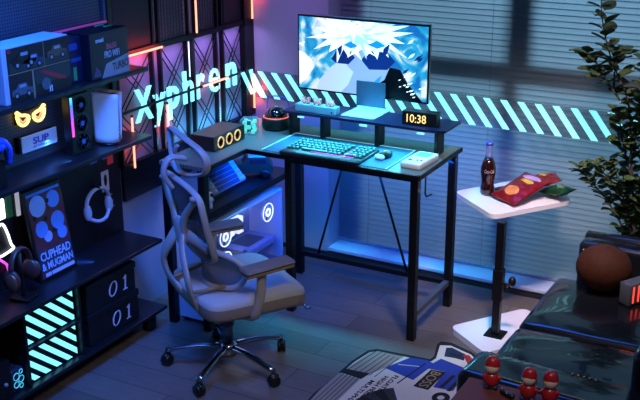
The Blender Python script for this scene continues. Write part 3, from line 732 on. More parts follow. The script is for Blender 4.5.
# under shelf objects
UZ = .5375
sk = thing('compact_keyboard', 'compact white and grey keyboard leaning upright on the desk under shelf', 'keyboard', (.30, -.80, UZ+.003))
sk.rotation_euler = (R(0), 0, 0)
M_ = Matrix.Translation(Vector((-.11, 0, 0)))
ang = R(-50)
def kpt(y, s, n):  # y along, s up slope, n normal
    return Vector((-s*math.sin(R(40)), y, s*math.cos(R(40))))+Vector((math.cos(R(40)), 0, math.sin(R(40))))*n
kc = MB(mat('pale_case', '#7ea0cc', .4, noise=.05))
kc.T = Matrix(((math.cos(R(40)), 0, -math.sin(R(40)), 0), (0, 1, 0, 0), (math.sin(R(40)), 0, math.cos(R(40)), 0), (0, 0, 0, 1)))
kc.box(.0, .012, 0, .25, 0.004, .12, .003); kT = kc.T; kc.build('case', sk)
kdk = mat('key_dark', '#39507a', .4); klt = mat('key_light', '#a8d0ee', .4)
for r_ in range(5):
    c_ = MB(kdk); c_.T = kT; y = .006
    i = 0
    while y < .24:
        wd = .0165 if not (r_ == 0 and i == 3) else .085
        c_.use(klt if (i in (0, 13) or y > .19) else kdk); c_.box(.012, .019, y, min(y+wd, .245), .010+r_*.0215, .010+r_*.0215+.018, .002); y += wd+.0015; i += 1
    c_.build('key_row', sk)
cr = thing('toy_car', 'brown model off-road car on the desk under shelf', 'toy car', (.285, -.465, UZ+.0155), R(213)); cr.scale = (1.25, 1.25, 1.25)
cb_ = mat('car_brown', '#4a3026', .4, noise=.2)
def carside(s):
    return [(-.075, .008), (-.078, .03), (-.07, .04), (-.062, .062), (-.05, .068), (.02, .068), (.038, .046), (.074, .042), (.082, .032), (.082, .008)]
c_ = MB(cb_); c_.prism(carside(1), 'y', -.036, .036); c_.build('body', cr)
MB(mat('blue_white_roof', '#a8d4f4', .3)).box(-.05, .014, -.032, .032, .0685, .076, .003).build('roof_box', cr)
MB(mat('dark_window', '#141a28', .1)).box(-.052, .008, -.0372, .0372, .046, .062).build('windows', cr)
for x in (-.048, .052):
    for s in (-1, 1): MB(black_p).lathe([(.006, -.007), (.018, -.007), (.019, 0), (.018, .007), (.006, .007)], (x, s*.036, .006), 16, 'y').build('wheel', cr)
asn = thing('astronaut_figurine', 'small pale blue standing figurine in front of the compact keyboard', 'figurine', (.366, -.925, UZ+.0004))
pb = mat('pale_blue_toy', '#b8dcf6', .35)
MB(pb).box(-.008, .008, -.006, .006, 0, .03, .003).ball((0, 0, .038), (.011, .013, .016)).ball((0, 0, .062), (.012, .012, .013)).tube([(0, -.01, .045), (.004, -.018, .03)], .004, 6).tube([(0, .01, .045), (.004, .018, .03)], .004, 6).build('body', asn)
MB(black_p).ball((.008, -.002, .062), (.006, .008, .008)).build('visor', asn)
# PC tower
pc = thing('computer_tower', 'white computer tower with glass side and glowing fan under the desk wing', 'computer', (.20, -.972, 0))
PW, PL, PH = .20, .582, .475
wm = mat('pc_white', '#c8d4ee', .35, noise=.03)
c_ = MB(wm)
c_.box(0, PW, 0, PL, .02, .035); c_.box(0, .006, 0, PL, .035, PH); c_.box(0, PW, PL-.012, PL, .035, PH); c_.box(0, PW, 0, .012, .035, PH); c_.build('frame', pc)
MB(mat('pc_top', '#b8dcf4', .3, noise=.03)).box(0, PW, 0, PL, PH-.012, PH, .003).build('top_panel', pc)
for y in (.03, PL-.05):
    for x in (.03, PW-.04): MB(black_p).box(x-.01, x+.01, y-.01, y+.01, 0, .02).build('foot', pc)
MB(mat('pc_glass', '#c8d0ff', .03, alpha=.10)).box(PW, PW+.003, .012, PL-.012, .035, PH-.012).build('glass_panel', pc)
c_ = MB(mat('pc_inner', '#3a3f78', .4, noise=.5, nscale=25)); c_.box(.006, .02, .012, PL-.012, .035, PH-.012); c_.box(.02, PW-.01, .04, PL-.012, .035, .13, .003)
c_.build('motherboard_tray', pc)
ringm = mat('fan_ring', '#e8ecff', .3, emit=(.75, .82, 1.), es=1.5)
def pcfan(y, z, r=.04, x=PW-.02):
    f = MB(wm).lathe([(r, -.006), (r+.005, -.006), (r+.005, .006), (r, .006), (r, -.006)], (x, y, z), 24, 'x')
    for a in range(7):
        an = 2*math.pi*a/7
        f.tube([(x, y+.012*math.cos(an), z+.012*math.sin(an)), (x+.003, y+.024*math.cos(an+.3), z+.024*math.sin(an+.3)), (x, y+r*.95*math.cos(an+.5), z+r*.95*math.sin(an+.5))], .0045, 5)
    f.cyl((x-.004, y, z), (x+.006, y, z), .014, seg=14)
    fo = f.build('fan', pc)
    MB(ringm).tube([(x+.008, y+(r+.003)*math.cos(a), z+(r+.003)*math.sin(a)) for a in [2*math.pi*k/28 for k in range(28)]], .0026, 6, True).tube([(x+.008, y+.017*math.cos(a), z+.017*math.sin(a)) for a in [2*math.pi*k/20 for k in range(20)]], .004, 6, True).build('glow_ring', fo)
pcfan(.475, .385); pcfan(.12, .385); pcfan(.12, .27)
c_ = MB(mat('gpu_white', '#7078b0', .35, noise=.3, nscale=30)); c_.box(.03, PW-.02, .14, PL-.03, .20, .245, .005); c_.use(blk); c_.box(.04, PW-.03, .16, .30, .2452, .2465); c_.box(.05, PW-.05, .36, .50, .2452, .2465); c_.tube(spline([(PW-.04, .30, .25), (PW-.02, .33, .22), (PW-.02, .36, .15), (PW-.05, .38, .13)], 5), .008, 8); c_.box(PW-.0198, PW-.017, .2, PL-.06, .205, .215); c_.build('graphics_card', pc)
c_ = MB(mat('ram_glow', '#c0c8ff', .4, emit=(.55, .6, 1.), es=1.2))
for y in (.36, .375, .39): c_.box(.04, .10, y, y+.006, .30, .38)
c_.box(.05, .12, .24, .30, .32, .37, .006); c_.build('memory_light', pc)
c_ = MB(mat('pump_white', '#ffffff', .4, emit=(.8, .85, 1.), es=1.3)); c_.box(PW-.06, PW-.05, .20, .245, .34, .40, .006); c_.build('cooler_light', pc)
# ------------------------------------------------------------------ office chair
CH = thing('office_chair', 'grey mesh ergonomic office chair with headrest and chrome base in front of the desk', 'chair', (.64, -1.235, 0), R(-33))
cf = mat('chair_frame_grey', '#9c9a9e', .45, noise=.06)
fab = mat('seat_fabric', '#a6a9ad', .85, noise=.08, nscale=200, bump=.2)
fabs = mat('seat_side', '#7d746e', .8, noise=.1, nscale=200)
trim = mat('chair_tan_trim', '#8c7350', .5, noise=.05)
def mesh_fabric():
    m = bpy.data.materials.new('chair_mesh_fabric'); m.use_nodes = True; nt = m.node_tree; b = nt.nodes['Principled BSDF']; N = nt.nodes.new; L = nt.links.new
    tc = N('ShaderNodeTexCoord'); w1 = N('ShaderNodeTexWave'); w1.inputs['Scale'].default_value = 60; L(tc.outputs['Object'], w1.inputs['Vector'])
    mr = N('ShaderNodeMapRange'); mr.inputs[3].default_value = .30; mr.inputs[4].default_value = .55; L(w1.outputs['Fac'], mr.inputs[0])
    L(mr.outputs[0], b.inputs['Alpha']); b.inputs['Base Color'].default_value = (*hexc('#4d5060'), 1); b.inputs['Roughness'].default_value = .8; return m
mf = mesh_fabric()
# seat
def seat_top():
    m = MB(fab)
    def outline(t):
        a = 2*math.pi*t; c, s = math.cos(a), math.sin(a); n = 6.5
        x = .215*math.copysign(abs(c)**(2/n), c); y = .215*math.copysign(abs(s)**(2/n), s)
        return x*1.04, y+.055
    N_ = 48; rings = []
    prof = [(.92, .310, 1), (.985, .314, 1), (1.0, .325, 1), (1.0, .362, 1), (.985, .378, 0), (.93, .388, 0), (.7, .390, 0), (.35, .386, 0)]
    for (k, z, s) in prof:
        g = []
        for i in range(N_):
            x, y = outline(i/N_); yy = (y-.055)*k+.055
            dz = -.02*max(0, (yy-.17)/.10)**2 if yy > .17 else 0
            g.append(m.bm.verts.new((x*k, yy, z+dz)))
        rings.append(g)
    m.use(fab); m.use(fabs)
    for j, (A, B) in enumerate(zip(rings, rings[1:])):
        for i in range(N_):
            f = m.bm.faces.new((A[i], A[(i+1) % N_], B[(i+1) % N_], B[i])); f.smooth = True; f.material_index = 1 if j < 3 else 0
    f = m.bm.faces.new(rings[-1]); f.material_index = 0; f.smooth = True
    f = m.bm.faces.new(rings[0][::-1]); f.material_index = 1
    return m.build('seat', CH)
seat_top()
MB(cf).box(-.18, .18, -.12, .23, .290, .311, .01).build('seat_pan', CH)
MB(black_p).box(-.07, .07, -.11, .09, .262, .296, .01).build('tilt_mechanism', CH)
MB(chrome).tube([(.12, .235, .30), (.225, .245, .305)], .005, 8).ball((.232, .246, .305), (.012, .014, .008)).build('height_lever', CH)
# column + base
MB(mat('column_blue_steel', '#5d6a86', .3, .8)).cyl((0, 0, .10), (0, 0, .265), .024, seg=20).cyl((0, 0, .19), (0, 0, .265), .03, seg=20).build('gas_column', CH)
MB(chrome).lathe([(.001, .055), (.036, .058), (.042, .085), (.032, .115), (.001, .118)]).build('base_hub', CH)
for i in range(5):
    a = R(-155+72*i+33); c_, s_ = math.cos(a), math.sin(a); Rr = .25
    pts = [(.03*c_, .03*s_, .095), (.10*c_, .10*s_, .092), (.18*c_, .18*s_, .08), (Rr*c_, Rr*s_, .066)]
    MB(chrome).tube(spline(pts, 3), [.020, .019, .018, .017, .0165, .016, .0155, .015, .0145, .014], 10, flat=.011).build('base_arm', CH)
    cs_ = MB(black_p).lathe([(.004, -.017), (.022, -.017), (.0245, -.012), (.0245, -.004), (.018, -.002), (.018, .002), (.0245, .004), (.0245, .012), (.022, .017), (.004, .017)], (0, 0, 0), 18, 'y')
    cs_.cyl((0, 0, .01), (0, 0, .045), .007, seg=10); cs_.ball((0, 0, .018), (.022, .012, .012))
    co = cs_.build('caster', CH); co.location = (Rr*c_, Rr*s_, .0247); co.rotation_euler = (0, 0, a+R(60))
# armrests
for s in (-1, 1):
    pad = MB(mat('arm_pad', '#6f6762', .6, noise=.08)).box(-.038, .038, -.10, .11, 0, .022, .012, 3); pad.use(trim); pad.box(-.033, .033, -.095, .105, -.010, .002, .004)
    po_ = pad.build('armrest_pad', CH); po_.location = (s*.235, .07, .505); po_.rotation_euler = (R(2), 0, R(4*s))
    MB(cf).tube(spline([(s*.235, .05, .502), (s*.237, .045, .42), (s*.228, .03, .34), (s*.20, .02, .30), (s*.10, .0, .29)], 5), .020, 10, flat=.014, up=(1, 0, 0)).build('armrest_post', CH)
# back: rear spine
def sym(pts): return [(-x, y, z) for x, y, z in pts]
def plate_bar(pts, wd, th=.010):
    P_ = spline(pts, 6); n_ = len(P_)
    ws = [wd[0]+(wd[1]-wd[0])*min(1, 2*k/(n_-1)) if k < n_/2 else wd[1]+(wd[2]-wd[1])*(2*k/(n_-1)-1) for k in range(n_)]
    MB(cf).tube(P_, ws, 12, flat=th, up=(0, 1, 0)).build('spine_frame', CH)
for s in (-1, 1):
    plate_bar([(s*.02, -.175, .63), (s*.06, -.195, .57), (s*.125, -.205, .48), (s*.115, -.185, .39), (s*.05, -.13, .30)], (.03, .024, .03))
    plate_bar([(s*.02, -.175, .60), (s*.05, -.18, .68), (s*.11, -.175, .75), (s*.168, -.165, .80)], (.035, .018, .014))
    plate_bar([(s*.02, -.175, .62), (s*.08, -.155, .61), (s*.15, -.125, .585)], (.035, .03, .02))
MB(cf).ball((0, -.178, .625), (.055, .014, .06)).build('spine_joint', CH)
back = [(-.175, -.165, .80), (-.10, -.175, .825), (0, -.18, .83), (.10, -.175, .825), (.175, -.165, .80), (.19, -.155, .74), (.185, -.14, .67), (.175, -.12, .60), (.155, -.105, .545), (.09, -.105, .52), (0, -.105, .515), (-.09, -.105, .52), (-.155, -.105, .545), (-.175, -.12, .60), (-.185, -.14, .67), (-.19, -.155, .74)]
lp = spline(back, 4, True)
MB(cf).tube(lp, .009, 10, True, flat=.013, up=(0, 1, 0)).build('back_frame', CH)
MB(trim).tube([p+Vector((0, .011, 0)) for p in lp], .0035, 6, True).build('back_trim', CH)
mf2 = mf.copy(); mf2.name = 'chair_back_fabric'
for nd_ in mf2.node_tree.nodes:
    if nd_.type == 'MAP_RANGE': nd_.inputs[3].default_value = .8; nd_.inputs[4].default_value = .97
MB(mf2).fan(lp, (0, -.03, 0)).build('back_mesh', CH)
for s in (-1, 1): MB(cf).tube([(s*.15, -.185, .795), (s*.165, -.168, .80)], .012, 8).build('back_bracket', CH)
# lumbar pad
lum = [(-.175, .015, .475), (-.15, -.02, .525), (-.06, -.075, .545), (.06, -.075, .545), (.15, -.02, .525), (.175, .015, .475), (.15, -.02, .415), (.06, -.075, .395), (-.06, -.075, .395), (-.15, -.02, .415)]
ll = spline(lum, 4, True)
MB(cf).tube(ll, .012, 10, True, flat=.012, up=(0, 1, 0)).build('lumbar_frame', CH)
MB(mf2).fan(ll, (0, -.06, 0)).build('lumbar_mesh', CH)
for s in (-1, 1): MB(trim).tube([(s*.09, -.18, .40), (s*.12, -.05, .415)], .008, 8).build('lumbar_rod', CH)
# headrest
hd = [(-.155, -.14, .985), (-.07, -.145, .99), (.03, -.14, .98), (.10, -.125, .962), (.13, -.11, .925), (.115, -.108, .88), (.06, -.112, .852), (-.02, -.125, .832), (-.09, -.138, .832), (-.12, -.145, .87), (-.14, -.145, .93)]
hl = spline(hd, 4, True)
MB(cf).tube(hl, .0075, 10, True, flat=.014, up=(0, 1, 0)).build('headrest_frame', CH)
MB(trim).tube([p+Vector((0, .011, 0)) for p in hl], .003, 6, True).build('headrest_trim', CH)
MB(mf).fan(hl, (0, -.02, 0)).build('headrest_mesh', CH)
MB(cf).tube(spline([(0, -.20, .80), (0, -.23, .86), (0, -.205, .915), (0, -.14, .905)], 6), .010, 10, flat=.018, up=(1, 0, 0)).build('headrest_bracket', CH)
MB(cf).tube(spline([(-.03, -.15, .90), (-.02, -.175, .93), (.0, -.17, .96)], 5), .008, 8).build('headrest_support', CH)
# ------------------------------------------------------------------ side table
st = thing('side_table', 'white side table with rounded corners on a black pole', 'side table', (1.515, -.50, 0))
def rpoly(pts, r, n=6):
    out = []; N_ = len(pts)
    for i in range(N_):
        p0, p1, p2 = Vector(pts[i-1]), Vector(pts[i]), Vector(pts[(i+1) % N_])
        a = p1+(p0-p1).normalized()*r; c = p1+(p2-p1).normalized()*r
        for k in range(n+1):
            t = k/n; out.append(tuple((1-t)**2*a+2*t*(1-t)*p1+t*t*c))
    return out
wt = mat('table_white', '#e6e2ea', .35, noise=.03)
top = [(1.218-1.515, -.285+.5), (1.474-1.515, -.50+.5), (1.712-1.515, -.15+.5), (1.452-1.515, .06+.5)]
MB(wt).prism(rpoly(top, .045), 'z', .540, .560).build('tabletop', st)
base = [(1.315-1.515, -.52+.5), (1.535-1.515, -.685+.5), (1.76-1.515, -.35+.5), (1.545-1.515, -.19+.5)]
MB(wt).prism(rpoly(base, .04), 'z', .0, .028).build('base', st)
MB(black).box(-.016, .016, -.016, .016, .03, .54, .002).build('pole', st)
MB(black).box(-.021, .021, -.021, .021, .19, .33, .003).build('pole_sleeve', st)
MB(black_p).cyl((.02, -.01, .27), (.055, -.02, .275), .008, seg=10).ball((.066, -.024, .295), (.016, .016, .022)).ball((.045, -.018, .262), (.014, .014, .012)).build('clamp_knob', st)
MB(black).box(-.04, .04, -.04, .04, .028, .034).build('mount_plate', st)
MB(black_p).box(-.10, .10, -.012, .012, .5602, .568, .003).build('rear_strip', st)
o = [c for c in st.children if c.name.startswith('rear_strip')][0]; o.location = (-.115, .355, 0); o.rotation_euler = (0, 0, R(55))
# bottle
bo = thing('cola_bottle', 'glass bottle of dark cola with white script, on the side table', 'bottle', (1.36, -.255, .5604))
colam = mat('cola', '#2a0d0c', .1, coat=.6, noise=.2, nscale=15)
MB(colam).lathe([(.001, .001), (.029, .002), (.032, .012), (.031, .03), (.027, .05), (.029, .075), (.033, .10), (.0325, .125), (.026, .147), (.018, .166), (.001, .167)], seg=24).build('glass_body', bo)
MB(mat('clear_neck', '#8f9ae6', .08, alpha=.55, noise=0)).lathe([(.018, .166), (.0145, .185), (.0135, .21), (.014, .224), (.001, .225)], seg=20).build('neck', bo)
MB(mat('blue_lit_cap', '#5f6af0', .3, .4)).lathe([(.001, .222), (.0165, .223), (.017, .230), (.015, .235), (.001, .236)], seg=20).build('cap', bo)
tm = MB(mat('script_white', '#d8c8cc', .4)).text('Coca-Cola', .044, .016, facing('y', (0, 0, 0)), .0004, .0, .3)
for v in tm.bm.verts:   # wrap lettering round the bottle
    a = v.co.x/.033; y = v.co.y; v.co = Vector((math.sin(a)*(.0332-y), -math.cos(a)*(.0332-y), v.co.z+.112))
tl = tm.build('label_script', bo, fix=False); tl.rotation_euler = (0, 0, R(29))
# snack bags
def snackbag(name, label, loc, rz, w, h, m, arts, tilt=0., grp=None):
    t = thing(name, label, 'snack bag', loc, rz, grp); t.rotation_euler = (R(tilt), 0, rz)
    rr = random.Random(len(label))
    def fn(sg):
        def f(u, v):
            x = (u-.5)*w; y = (v-.5)*h
            puff = (max(0, math.sin(math.pi*u))**.6)*(max(0, math.sin(math.pi*v))**.7)
            cr = .0025*math.sin(17*u+9*v)+.002*math.sin(31*v-13*u)
            pin = 1-.08*(1-abs(2*v-1))
            return Vector((x*pin, y, .024+sg*(.0235*puff+(cr*puff))))
        return f
    b_ = MB(m); b_.sheet(fn(1), 22, 22); b_.sheet(fn(-1), 22, 22)
    bmesh.ops.remove_doubles(b_.bm, verts=b_.bm.verts[:], dist=.0004); b_.build('pouch', t)
    top_ = fn(1)
    def patch(nm, mm, u0, u1, v0, v1, dz):
        a = MB(mm)
        def g(p, q):
            U = p*2-1; V = q*2-1
            uu = (u0+u1)/2+(u1-u0)/2*U*math.sqrt(1-V*V/2); vv = (v0+v1)/2+(v1-v0)/2*V*math.sqrt(1-U*U/2)
            return top_(uu, vv)+Vector((0, 0, dz))
        a.sheet(g, 8, 8); a.build(nm, t)
    for i, (mm, u0, u1, v0, v1) in enumerate(arts): patch('printed_patch', mm, u0, u1, v0, v1, .0012+.0006*i)
    return t
redf = mat('red_foil', '#8e0f14', .28, .35, noise=.3, nscale=30, coat=.4, bump=.8)
org = mat('chip_orange', '#d8854a', .4, noise=.2, nscale=60); vio = mat('logo_violet', '#b79ad8', .4); yel = mat('logo_yellow', '#cfa548', .4)
snackbag('crisp_bag', 'red foil crisp bag lying at the front of the side table', (1.510, -.245, .586), R(-31), .165, .21, redf, [(org, .28, .75, .16, .42), (vio, .15, .85, .74, .92), (yel, .3, .8, .60, .74)], tilt=20)
snackbag('crisp_bag', 'red foil crisp bag lying behind the front one, by the green bag', (1.555, -.105, .585), R(-60), .13, .16, redf, [(yel, .2, .6, .5, .75), (vio, .25, .8, .25, .42)], tilt=14)
snackbag('snack_pouch', 'small dark green snack bag at the right end of the side table', (1.648, -.170, .572), R(-115), .10, .14, mat('green_foil', '#14401f', .35, .3, noise=.4, nscale=20), [(mat('pale_olive', '#5f7a4a', .4), .3, .7, .55, .8)], tilt=12)
# ------------------------------------------------------------------ sofa
leather = mat('black_leather', '#16181c', .2, noise=.08, nscale=3, bump=.04, coat=.55)
sf = thing('leather_sofa', 'black leather sofa with padded arms facing the shelving', 'sofa', (1.79, -1.5, 0))
def cushion(x0, x1, y0, y1, z0, z1, name, n=16, puff=.02, r=.03, seed=0, mt=None):
    rr = random.Random(seed); ph = [rr.uniform(0, 6) for _ in range(4)]
    b_ = MB(mt or leather); b_.box(x0, x1, y0, y1, z0, z1, r, 4, smooth=True)
    bmesh.ops.subdivide_edges(b_.bm, edges=[e for e in b_.bm.edges if e.calc_length() > .08], cuts=7, use_grid_fill=True)
    for v in b_.bm.verts:
        u = (v.co.x-x0)/(x1-x0); w_ = (v.co.y-y0)/(y1-y0)
        if v.co.z > z1-r*1.2:
            p = max(0, math.sin(math.pi*min(max(u, 0), 1)))**.5*max(0, math.sin(math.pi*min(max(w_, 0), 1)))**.5
            v.co.z += puff*p+.004*p*math.sin(9*u+ph[0]+3*w_)+.003*p*math.sin(14*w_+ph[1]-5*u)
    for f in b_.bm.faces: f.smooth = True
    return b_.build(name, sf)
# local coords: x from 0 (front) to right, y from 0 (near) to far
cushion(0.0, .50, .052, .385, .30, .405, 'seat_cushion', seed=1)
cushion(0.0, .50, .39, .88, .30, .405, 'seat_cushion', seed=2)
MB(leather).box(.01, .62, -.02, .99, .07, .30, .015, 3).build('base', sf)
cushion(.47, .63, .0, .95, .30, .60, 'back_cushion', puff=.01, r=.04, seed=3)
# near arm, slightly splayed
na = MB(leather); na.box(-.02, .62, -.10, .10, .07, .475, .035, 4, smooth=True)
nao = na.build('armrest', sf); nao.location = (.0, -.055, .0); nao.rotation_euler = (0, 0, R(-3))
br_ = mat('brass_trim', '#b08a55', .25, .9, noise=.05)
ty = MB(br_).tube([(.12, 0, 0), (.62, 0, 0)], .0045, 8).build('trim_rod', nao); ty.location = (0, -.066, .476)
st_ = mat('brass_stud', '#c0a070', .2, 1.)
for i in range(7): MB(st_).ball((.03+.022*i, .080, .470), .0038, 8).build('stud', nao)
for i in range(5): MB(st_).ball((.30+.018*i, .070, .475), .0055, 8).build('stud', nao)
fa = MB(leather).box(.070, .62, .885, .965, .07, .560, .025, 4, smooth=True).build('armrest', sf)
MB(leather).tube([(.058, 1.05, .515), (.066, 1.05, .515), (.62, 1.05, .525)], [.02, .032, .036], 16).build('bolster_roll', sf)
for (x, y) in ((.04, .02), (.58, .02), (.12, .95), (.58, .95)): MB(black_p).cyl((x, y, 0), (x, y, .07), .02, .024, seg=12).build('foot', sf)
MB(br_).ball((.075, 1.015, .52), .006, 8).build('stud', sf)
MB(br_).ball((.095, .883, .53), .006, 8).build('stud', sf)
pl = MB(mat('ball_brown', '#41200f', .75, noise=.25, nscale=40, bump=.3, spec=.2)).ball((0, 0, 0), (.103, .095, .088), 32)
bp_ = tag(pl.build('round_cushion', loc=(1.988, -.715, .512)), 'round brown leather cushion resting at the far end of the sofa', 'cushion')
MB(mat('seam_dark', '#2a1510', .6)).tube([(.1025*math.cos(a), .0, .0875*math.sin(a)) for a in [2*math.pi*k/32 for k in range(32)]], .0012, 5, True).tube([(0, .0945*math.cos(a), .0875*math.sin(a)) for a in [2*math.pi*k/32 for k in range(32)]], .0012, 5, True).build('seam', bp_)
nd = thing('light_bar_speaker', 'small grey box with red glowing bars on the sofa, right edge', 'speaker', (2.125, -.77, .426), R(60))
MB(mat('grey_case', '#55585c', .4, noise=.1)).box(-.06, .06, -.02, .03, 0, .085, .006).build('case', nd)
rb = mat('red_bar', '#ff4030', .4, emit=(1., .06, .03), es=1.4)
for x in (-.04, -.014, .012, .038): MB(rb).box(x-.003, x+.003, -.0225, -.0195, .012, .075).build('glow_bar', nd)
# ------------------------------------------------------------------ coffee table and small toys
ct = thing('wooden_table', 'reddish brown wooden table at the bottom edge in front of the sofa arm', 'table', (1.835, -1.705, 0))
tw = mat('reddish_wood', '#6a2f24', .6, noise=.25, nscale=12)
MB(tw).box(.0, .62, -.5, 0, .475, .50, .004).build('tabletop', ct)
for (x, y) in ((.03, -.03), (.59, -.03), (.03, -.47), (.59, -.47)): MB(tw).box(x-.02, x+.02, y-.02, y+.02, 0, .475, .003).build('leg', ct)
rd = mat('toy_red', '#b01d22', .3, coat=.4, noise=.08); crm = mat('toy_cream', '#dccabb', .4); tb_ = mat('toy_blue', '#22386e', .4)
def peg(loc, rz, label):
    t = thing('peg_doll', label, 'figurine', loc, rz, 'red peg dolls')
    MB(rd).lathe([(.001, .012), (.021, .013), (.0245, .024), (.022, .038), (.014, .050), (.001, .052)], seg=20).build('body', t)
    MB(crm).ball((0, -.002, .066), (.0205, .020, .0195)).build('head', t)
    MB(rd).lathe([(.0208, .066), (.0225, .075), (.018, .090), (.010, .098), (.001, .101)], (0, .003, 0), seg=20).lathe([(.0215, .055), (.0232, .066), (.0208, .066)], (0, .006, 0), seg=20).build('cap', t)
    for s in (-1, 1): MB(tb_).ball((s*.013, -.006, .007), (.010, .014, .007)).build('shoe', t)
    for s in (-1, 1): MB(rd).tube([(s*.016, 0, .042), (s*.027, -.008, .032)], .005, 8).build('arm', t)
peg((1.914, -1.735, .5004), R(10), 'leftmost of the three small red capped peg dolls on the table')
peg((2.030, -1.750, .5004), R(5), 'middle one of the three small red capped peg dolls')
peg((2.090, -1.740, .5004), R(12), 'rightmost of the three small red capped peg dolls')
tr_ = thing('metal_trinket', 'small dark silver metal trinket lying between the peg dolls', 'ornament', (1.972, -1.765, .5004), R(-30))
MB(mat('dark_silver', '#4a4d52', .25, .9, noise=.3, nscale=60)).box(-.025, .0, -.008, .008, 0, .014, .004).cyl((0, 0, .007), (.02, 0, .010), .008, seg=10).ball((.022, 0, .011), .009).build('body', tr_)
MB(chrome).ball((-.018, -.004, .016), .005, 10).ball((.006, -.006, .016), .0045, 10).build('stone', tr_)
# ------------------------------------------------------------------ rug
rg = MB(mat('rug_black', '#15161a', .9, noise=.2, nscale=120))
rg_out = [(1.0634, -1.3671), (1.0567, -1.2612), (1.0638, -1.1517), (1.0675, -0.9678), (1.0849, -0.8548), (1.1122, -0.8249), (1.2353, -0.8136), (1.3433, -0.8044), (1.3478, -0.7727), (1.3176, -0.6681), (1.322, -0.6347), (1.3682, -0.6254), (1.4732, -0.6654), (1.5369, -0.7194), (1.5577, -0.8214), (1.62, -1.0194), (1.66, -1.2443), (1.60, -1.50), (1.1328, -1.5115)]
rg.prism(rg_out, 'z', .0002, .008)
rw = mat('rug_white', '#d2ccc6', .95, noise=.08, nscale=150); rbl = mat('rug_blue', '#243f9e', .95, noise=.1, nscale=150)
rgy = mat('rug_grey', '#8f8a8a', .95, noise=.08, nscale=150); rrd = mat('rug_red', '#a8262a', .95, noise=.1, nscale=150); rnv = mat('rug_navy', '#18274a', .95, noise=.1, nscale=150)
rdg = mat('rug_dark_grey', '#35363a', .95, noise=.1, nscale=150); rtn = mat('rug_tan', '#a08a6a', .95, noise=.1); rpk = mat('rug_pinkgrey', '#98857f', .95, noise=.08, nscale=150)
rk = MATS['rug_black']
lay = [0]
def rp(m, poly, lv): rg.use(m); rg.prism(poly, 'z', .0078, .0084+.0003*lv)
rp(rw, [(1.08, -1.3581), (1.0669, -1.2557), (1.0745, -1.1549), (1.0805, -0.9753), (1.1, -0.8667), (1.1218, -0.8449), (1.2442, -0.8335), (1.3553, -0.8222), (1.3617, -0.7848), (1.3322, -0.6706), (1.3747, -0.6528), (1.4774, -0.688), (1.5255, -0.7352), (1.5436, -0.829), (1.60, -1.0266), (1.635, -1.2306), (1.58, -1.48), (1.1324, -1.4888)], 0)
rp(rpk, [(1.0769, -1.0483), (1.1029, -0.8631), (1.1255, -0.8429), (1.2406, -0.8354), (1.2115, -0.9569), (1.1833, -1.028)], 1)
rp(rgy, [(1.0671, -1.0815), (1.0648, -1.2439), (1.0734, -1.3617), (1.1631, -1.3132), (1.1644, -1.0884)], 1)
rp(rk, [(1.067, -1.077), (1.0749, -1.04), (1.1798, -1.0299), (1.1679, -1.0865)], 2)
for i in range(6):
    x = 1.085+.024*i; x2 = 1.118+.0215*i
    rp(rk, [(x, -1.045), (x+.0035, -1.045), (x2+.0035, -.84-.004*i), (x2, -.84-.004*i)], 2)
for i in range(5):
    x = 1.082+.017*i
    rp(rk, [(x, -1.345), (x+.003, -1.345), (x+.006, -1.08), (x+.003, -1.08)], 2)
rp(rbl, [(1.2111, -0.959), (1.2648, -0.8322), (1.3359, -0.8182), (1.3674, -0.8301), (1.3814, -0.779), (1.509, -0.8105), (1.5226, -1.001), (1.4427, -1.0094), (1.4374, -0.8734), (1.3693, -0.8812), (1.352, -0.9962)], 1)
rp(rk, [(1.305, -1.05), (1.311, -1.05), (1.345, -.845), (1.338, -.845)], 2)
rp(rw, [(1.245, -.905), (1.248, -.91), (1.33, -.885), (1.329, -.881)], 2)
rp(rnv, [(1.3639, -0.6793), (1.3851, -0.6676), (1.458, -0.698), (1.4694, -0.7504), (1.4304, -0.7478), (1.3854, -0.7551)], 1)
rp(rrd, [(1.4498, -0.7078), (1.4716, -0.696), (1.5214, -0.747), (1.5255, -0.7922), (1.4988, -0.7783)], 2)
rp(rk, [(1.395, -.715), (1.45, -.712), (1.44, -.735), (1.40, -.733)], 2)
rp(rw, [(1.383, -.768), (1.505, -.795), (1.505, -.801), (1.383, -.774)], 3)
rp(rk, [(1.371, -1.0393), (1.3814, -0.884), (1.4422, -0.8745), (1.4346, -1.0399)], 2)
for i in range(8):
    a = R(95-24+i*22*.55+60); rp(rk if i % 2 else rdg, [(1.43, -1.27)]+[(1.43+.21*math.cos(a+R(dd)), -1.26+.21*math.sin(a+R(dd))) for dd in (-6, 6)], 2)
rp(rk, [(1.462, -1.0), (1.474, -.885), (1.488, -.885), (1.478, -1.0)], 2); rp(rk, [(1.498, -1.01), (1.506, -.90), (1.520, -.90), (1.514, -1.01)], 2)
def ring(cx, cy, ro, ri, m, lv, sq=1.5):
    n = 20
    for k in range(n):
        a, b_ = 2*math.pi*k/n, 2*math.pi*(k+1)/n
        rp(m, [(cx+ro*math.cos(a), cy+sq*ro*math.sin(a)), (cx+ro*math.cos(b_), cy+sq*ro*math.sin(b_)), (cx+ri*math.cos(b_), cy+sq*ri*math.sin(b_)), (cx+ri*math.cos(a), cy+sq*ri*math.sin(a))], lv)
ring(1.50, -1.07, .034, .014, rk, 3, 1.2)
rg.use(rk)
TS = Matrix.Identity(4)
for txt, x, y, w_ in (('MULTI-PHASE V', 1.205, -1.21, .27), ('HIGH PRESSURE', 1.24, -1.15, .26), ('FLOATING', 1.275, -1.09, .19)):
    rg.text(txt, w_, .020, Matrix.Translation((x, y, .0088))@Matrix.Rotation(R(-90-4), 4, 'Z'), .0004, .02)
rg.use(rtn); rg.text('BOSS', .135, .04, Matrix.Translation((1.408, -.96, .0092))@Matrix.Rotation(R(-92), 4, 'Z'), .0004, .0)
